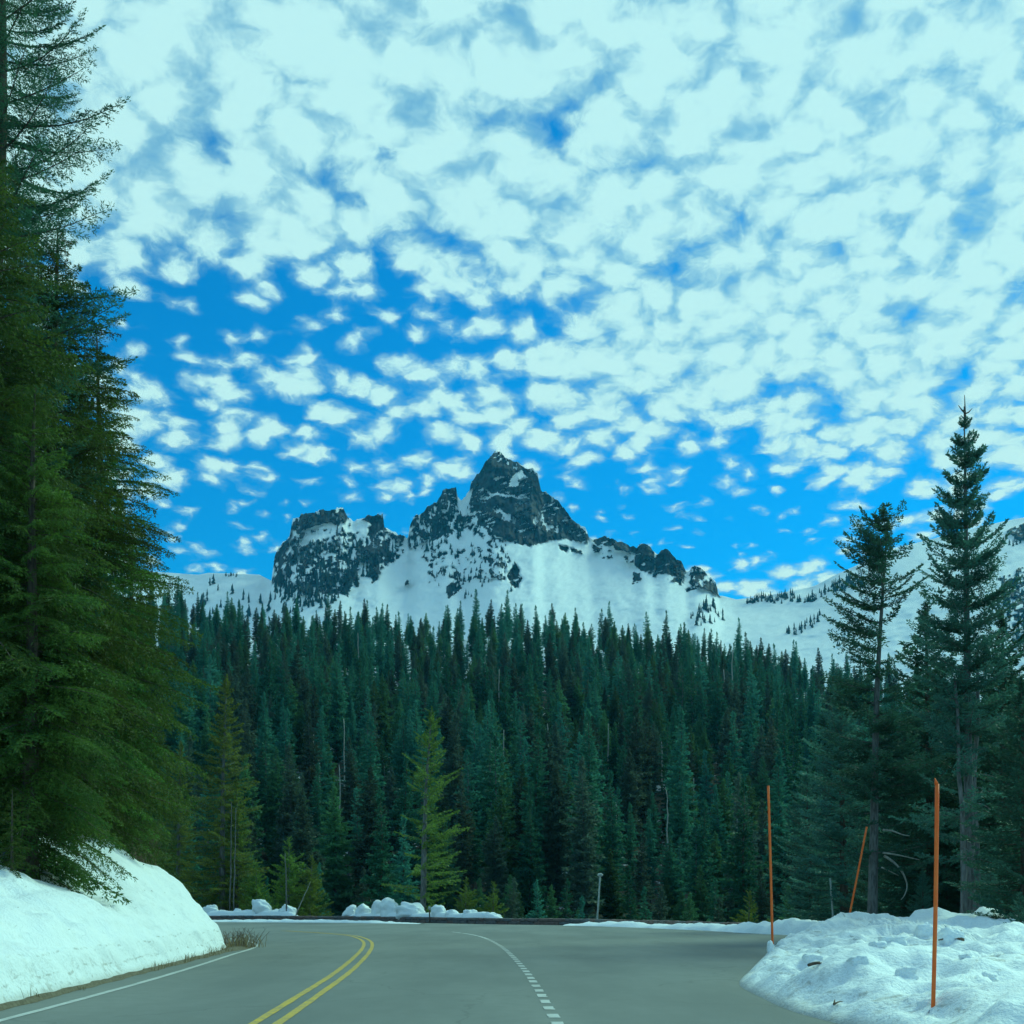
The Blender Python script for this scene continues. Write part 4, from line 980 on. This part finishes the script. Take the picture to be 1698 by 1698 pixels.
stake('snow_stake', 1273.5, 1303, 1281, 1573, 31.0, .037, 'tall straight orange snow stake at the left tip of the snow mound', cutt=False)
stake('snow_stake', 1437, 1371, 1404, 1540, 42.0, .038, 'orange snow stake leaning right, standing in the berm beside the grey trunk', cutt=False)
g = stake('marker_pole', 995, 1452, 989.5, 1533, 80.5, .065, 'thin pale pole with a small light head on the far edge of the pull-out', M_pole, False, cat='pole', group=None)
hd = at(995, 1452, 80.5) - at(989.5, 1533, 80.5); V = IV3 * [.2, .14, .13] * (1 + .15 * np.random.RandomState(2).rand(len(IV3), 1)) + hd + [0, 0, .05]
link('head', mesh_np('pole_head', V, IF3, [M_pole], smooth=True), g)
stake('marker_pole', 1376.5, 1456, 1382, 1538, 62.0, .05, 'thin grey pole behind the berm left of the leaning orange stake', M_pole, False, cat='pole', group=None)
g = stake('marker_post', 712, 1507, 712, 1528, 90.5, .06, 'small dark marker post with a pale cap between the snow chunks on the wall', M_twig, False, cat='post', group=None)
V, F = tube([at(712, 1509, 90.5) - at(712, 1528, 90.5), at(712, 1503, 90.5) - at(712, 1528, 90.5)], [.1, .1], 8); link('cap', mesh_py('post_cap', V, F, M_pole), g)

# snow lump at the foot of the left stake, blocks along the mound's crest
def lump(x0, x1, yt, yb, Y, seed, label, boxy=.2, dep=.9, lean=0):
    Y = float(mound_hit((x0 + x1) / 2, yb)[1]) + .15 * (x1 - x0) / 30
    o = chunk(x0, x1, yt, yb, seed, label, Y, boxy=boxy, dep=dep, lean=lean); o['group'] = 'loose snow lumps on the mound'; return o
lump(1271, 1284, 1559, 1576, 30.6, 301, 'small pointed snow lump at the foot of the tall straight stake', .2)
lump(1516, 1552, 1529, 1556, 35, 302, 'peaked snow block on the crest of the right mound', .2, .8, .1)
lump(1556, 1600, 1537, 1568, 33, 303, 'broken snow block with dark bark bits right of the peaked block', .3)
lump(1455, 1508, 1551, 1566, 31, 304, 'flat broken snow slab on the mound left of the peaked block', .6, .5)
lump(1405, 1442, 1584, 1603, 22, 305, 'rounded snow lump on the mound right of the dead branch piece', .3)
lump(1330, 1365, 1581, 1596, 24, 306, 'smooth snow lump near the left tip of the mound', .3)
lump(1485, 1520, 1602, 1622, 19, 307, 'sunken snow lump on the mound left of the nearest stake', .3)
lump(1440, 1470, 1560, 1572, 29, 308, 'small snow lump behind the rounded one on the mound', .3)
lump(1628, 1655, 1612, 1626, 17.5, 309, 'low snow lump on the right part of the mound', .3)
lump(1590, 1612, 1580, 1590, 24, 310, 'small snow lump right of the nearest stake high on the mound', .3)
lump(1522, 1548, 1655, 1676, 12.7, 311, 'snow lump against the left foot of the nearest orange stake', .35)
# bits of branch on the snow
def twig(px, py, Y, L, az, label, seed, m=M_twig, r=.01):
    c = mound_hit(px, py); r_ = np.random.RandomState(seed); t = thing('fallen_twig', c, label, 'twig')
    for k in range(3):
        a2 = az + r_.uniform(-.6, .6); l2 = L * r_.uniform(.4, 1) if k else L
        P_ = np.array([[math.cos(a2) * l2 * u - L / 2 * math.cos(az), math.sin(a2) * l2 * u, .05 + .25 * l2 * u * (1 - u) + .12 * k * l2 * u] for u in np.linspace(0, 1, 6)])
        V, F = tube(P_, np.linspace(r, r * .3, 6), 5); link('stem', mesh_py('twig_stem', V, F, m), t)
twig(1360, 1606, 21.5, .4, .5, 'dead branch piece lying on the left slope of the mound', 1, M_twig, .025)
twig(1388, 1672, 13.8, .3, 1.3, 'small reddish twig at the front foot of the mound', 2, M_twig, .015)
twig(1580, 1563, 32.4, .5, 2.6, 'dark bark piece stuck in the broken snow block', 4, M_twig, .04)

# dry grass along the cut face, brush at the end of the bank, twigs in the bank
rgx = np.random.RandomState(31); gv, gf, gn = [], [], 0
def blades(x, y, z, n, hh, spread):
    global gn
    for _ in range(n):
        az = rgx.uniform(0, 6.28); h = hh * rgx.uniform(.4, 1.1); o_ = np.array([x, y, z]) + np.append(rgx.normal(0, spread, 2), 0); ln = rgx.uniform(.1, .8) * h
        p1 = o_ + np.array([math.cos(az) * ln * .35, math.sin(az) * ln * .35, h * .65]); p2 = o_ + np.array([math.cos(az) * ln, math.sin(az) * ln, h * rgx.uniform(.7, 1)])
        s_ = np.array([-math.sin(az), math.cos(az), 0]) * .006
        gv.extend([o_ - s_, o_ + s_, p1 + s_ * .8, p1 - s_ * .8, p2]); gf.extend([(gn, gn + 1, gn + 2, gn + 3), (gn + 3, gn + 2, gn + 4, gn + 4)]); gn += 5
for i in range(0, len(bk), 1):
    y = bk[i, 1]
    if 12 < y < 41 and rgx.rand() < (.12 + .5 * ss(y, 20, 30)):
        p = bk[i] - nb[i] * rgx.uniform(-.05, .18); blades(p[0], p[1], .02, rgx.randint(4, 16), rgx.uniform(.10, .32), .07)
F_ = np.array(gf); link('dry_grass', mesh_py('dry_grass', gv, gf, M_drygrass, False), label='dead grass tufts along the foot of the left snow bank', cat='grass', kind='stuff')
def brush(name, x, y, z, n, hh, spread, label, m, seed):
    r_ = np.random.RandomState(seed); t = thing(name, (x, y, z), label, 'shrub')
    AV, AF, an = [], [], 0
    for _ in range(n):
        az = r_.uniform(0, 6.28); h = hh * r_.uniform(.4, 1.1); ln = h * r_.uniform(.1, .9); o_ = np.append(r_.normal(0, spread, 2), 0)
        P_ = np.array([o_ + [math.cos(az) * ln * u ** 1.5, math.sin(az) * ln * u ** 1.5, h * u] for u in np.linspace(0, 1, 4)])
        V, F = tube(P_, np.linspace(.011, .004, 4), 3, False); AV.append(V); AF += [tuple(q + an for q in f) for f in F]; an += len(V)
        for k in range(3):
            f_ = r_.uniform(.4, .95); p = o_ + np.array([math.cos(az) * ln * f_ ** 1.5, math.sin(az) * ln * f_ ** 1.5, h * f_]); a2 = r_.uniform(0, 6.28); l2 = h * r_.uniform(.1, .3)
            V, F = tube([p, p + [math.cos(a2) * l2 * .7, math.sin(a2) * l2 * .7, l2 * .6]], [.006, .003], 3, False); AV.append(V); AF += [tuple(q + an for q in f) for f in F]; an += len(V)
    link('stems', mesh_py('brush_stems', np.concatenate(AV), AF, m, False), t)
q = gp(388, 1571); brush('dry_shrub', q[0], q[1], 0.02, 80, .62, .40, 'brown leafless shrub at the end of the left bank inside the curve', M_twig, 5)
q = gp(404, 1572); brush('dry_shrub', q[0], q[1], 0.02, 60, .45, .30, 'low tan grass clump between the brown shrub and the white edge line', M_drygrass, 6)
x_, y_, z_ = on_bank(190, 35.5, .0); brush('dry_shrub', x_, y_, z_, 45, .9, .15, 'bare brown shrub on the snow bank below the left trees', M_twig, 7)
x_, y_, z_ = on_bank(228, 38.5, .0); brush('dry_shrub', x_, y_, z_, 60, 1.6, .35, 'greyish bare brush on the crest of the left bank', M_twig, 8)
x_, y_, z_ = on_bank(105, 30.5, .0); bare_trunk('dead_stub', 100, 1385, 102, 1432, 30.5, .13, 'dark broken trunk stub among the low boughs on the left bank', M_bark, 4, 41, 'stump')
sx_, sv_, sf_ = np.random.RandomState(9), [], []
for k in range(170):
    Yk = sx_.uniform(15, 38); pxk = sx_.uniform(0, 360); xk = float(at(pxk, 1500, Yk)[0]); dk, _ = dist_poly(np.array([[xk]]), np.array([[Yk]]), bk)
    if xk > np.interp(Yk, bk[:200, 1], bk[:200, 0]) - .6: continue
    zk = bank_z(xk, Yk) + .012; a = sx_.uniform(0, 6.28); l = sx_.uniform(.02, .11); n0 = len(sv_); d_ = np.array([math.cos(a), math.sin(a), sx_.uniform(-.2, .4)]); s_ = np.array([-math.sin(a), math.cos(a), 0]) * .012
    c = np.array([xk, Yk, zk]); sv_ += [c - s_, c + s_, c + d_ * l + s_ * .4, c + d_ * l - s_ * .4]; sf_.append((n0, n0 + 1, n0 + 2, n0 + 3))
link('needle_litter', mesh_py('needle_litter', sv_, sf_, M_twig, False), label='scattered needle and bark litter on the left snow bank', cat='litter', kind='stuff')

# ---------------------------------------------------------------- thin mountain air
hz = bmesh.new(); bmesh.ops.create_cube(hz, size=1.0)
for v in hz.verts: v.co = ((v.co.x) * 9900, 2000 + v.co.y * 6400, (-40 if v.co.z < 0 else 1250))
hm = bpy.data.meshes.new('haze'); hz.to_mesh(hm); hz.free()
mh, N = mat('haze'); vo = N.n('ShaderNodeVolumePrincipled', {'Color': rgb(.07, .58, 1.0), 'Density': 7.2e-5, 'Anisotropy': .2, 'Absorption Color': rgb(1, 1, 1)})
N.n('ShaderNodeOutputMaterial', {'Volume': vo.outputs[0]}); hm.materials.append(mh)
link('haze', hm, label='thin bluish mountain air over the whole valley', cat='haze', kind='stuff')
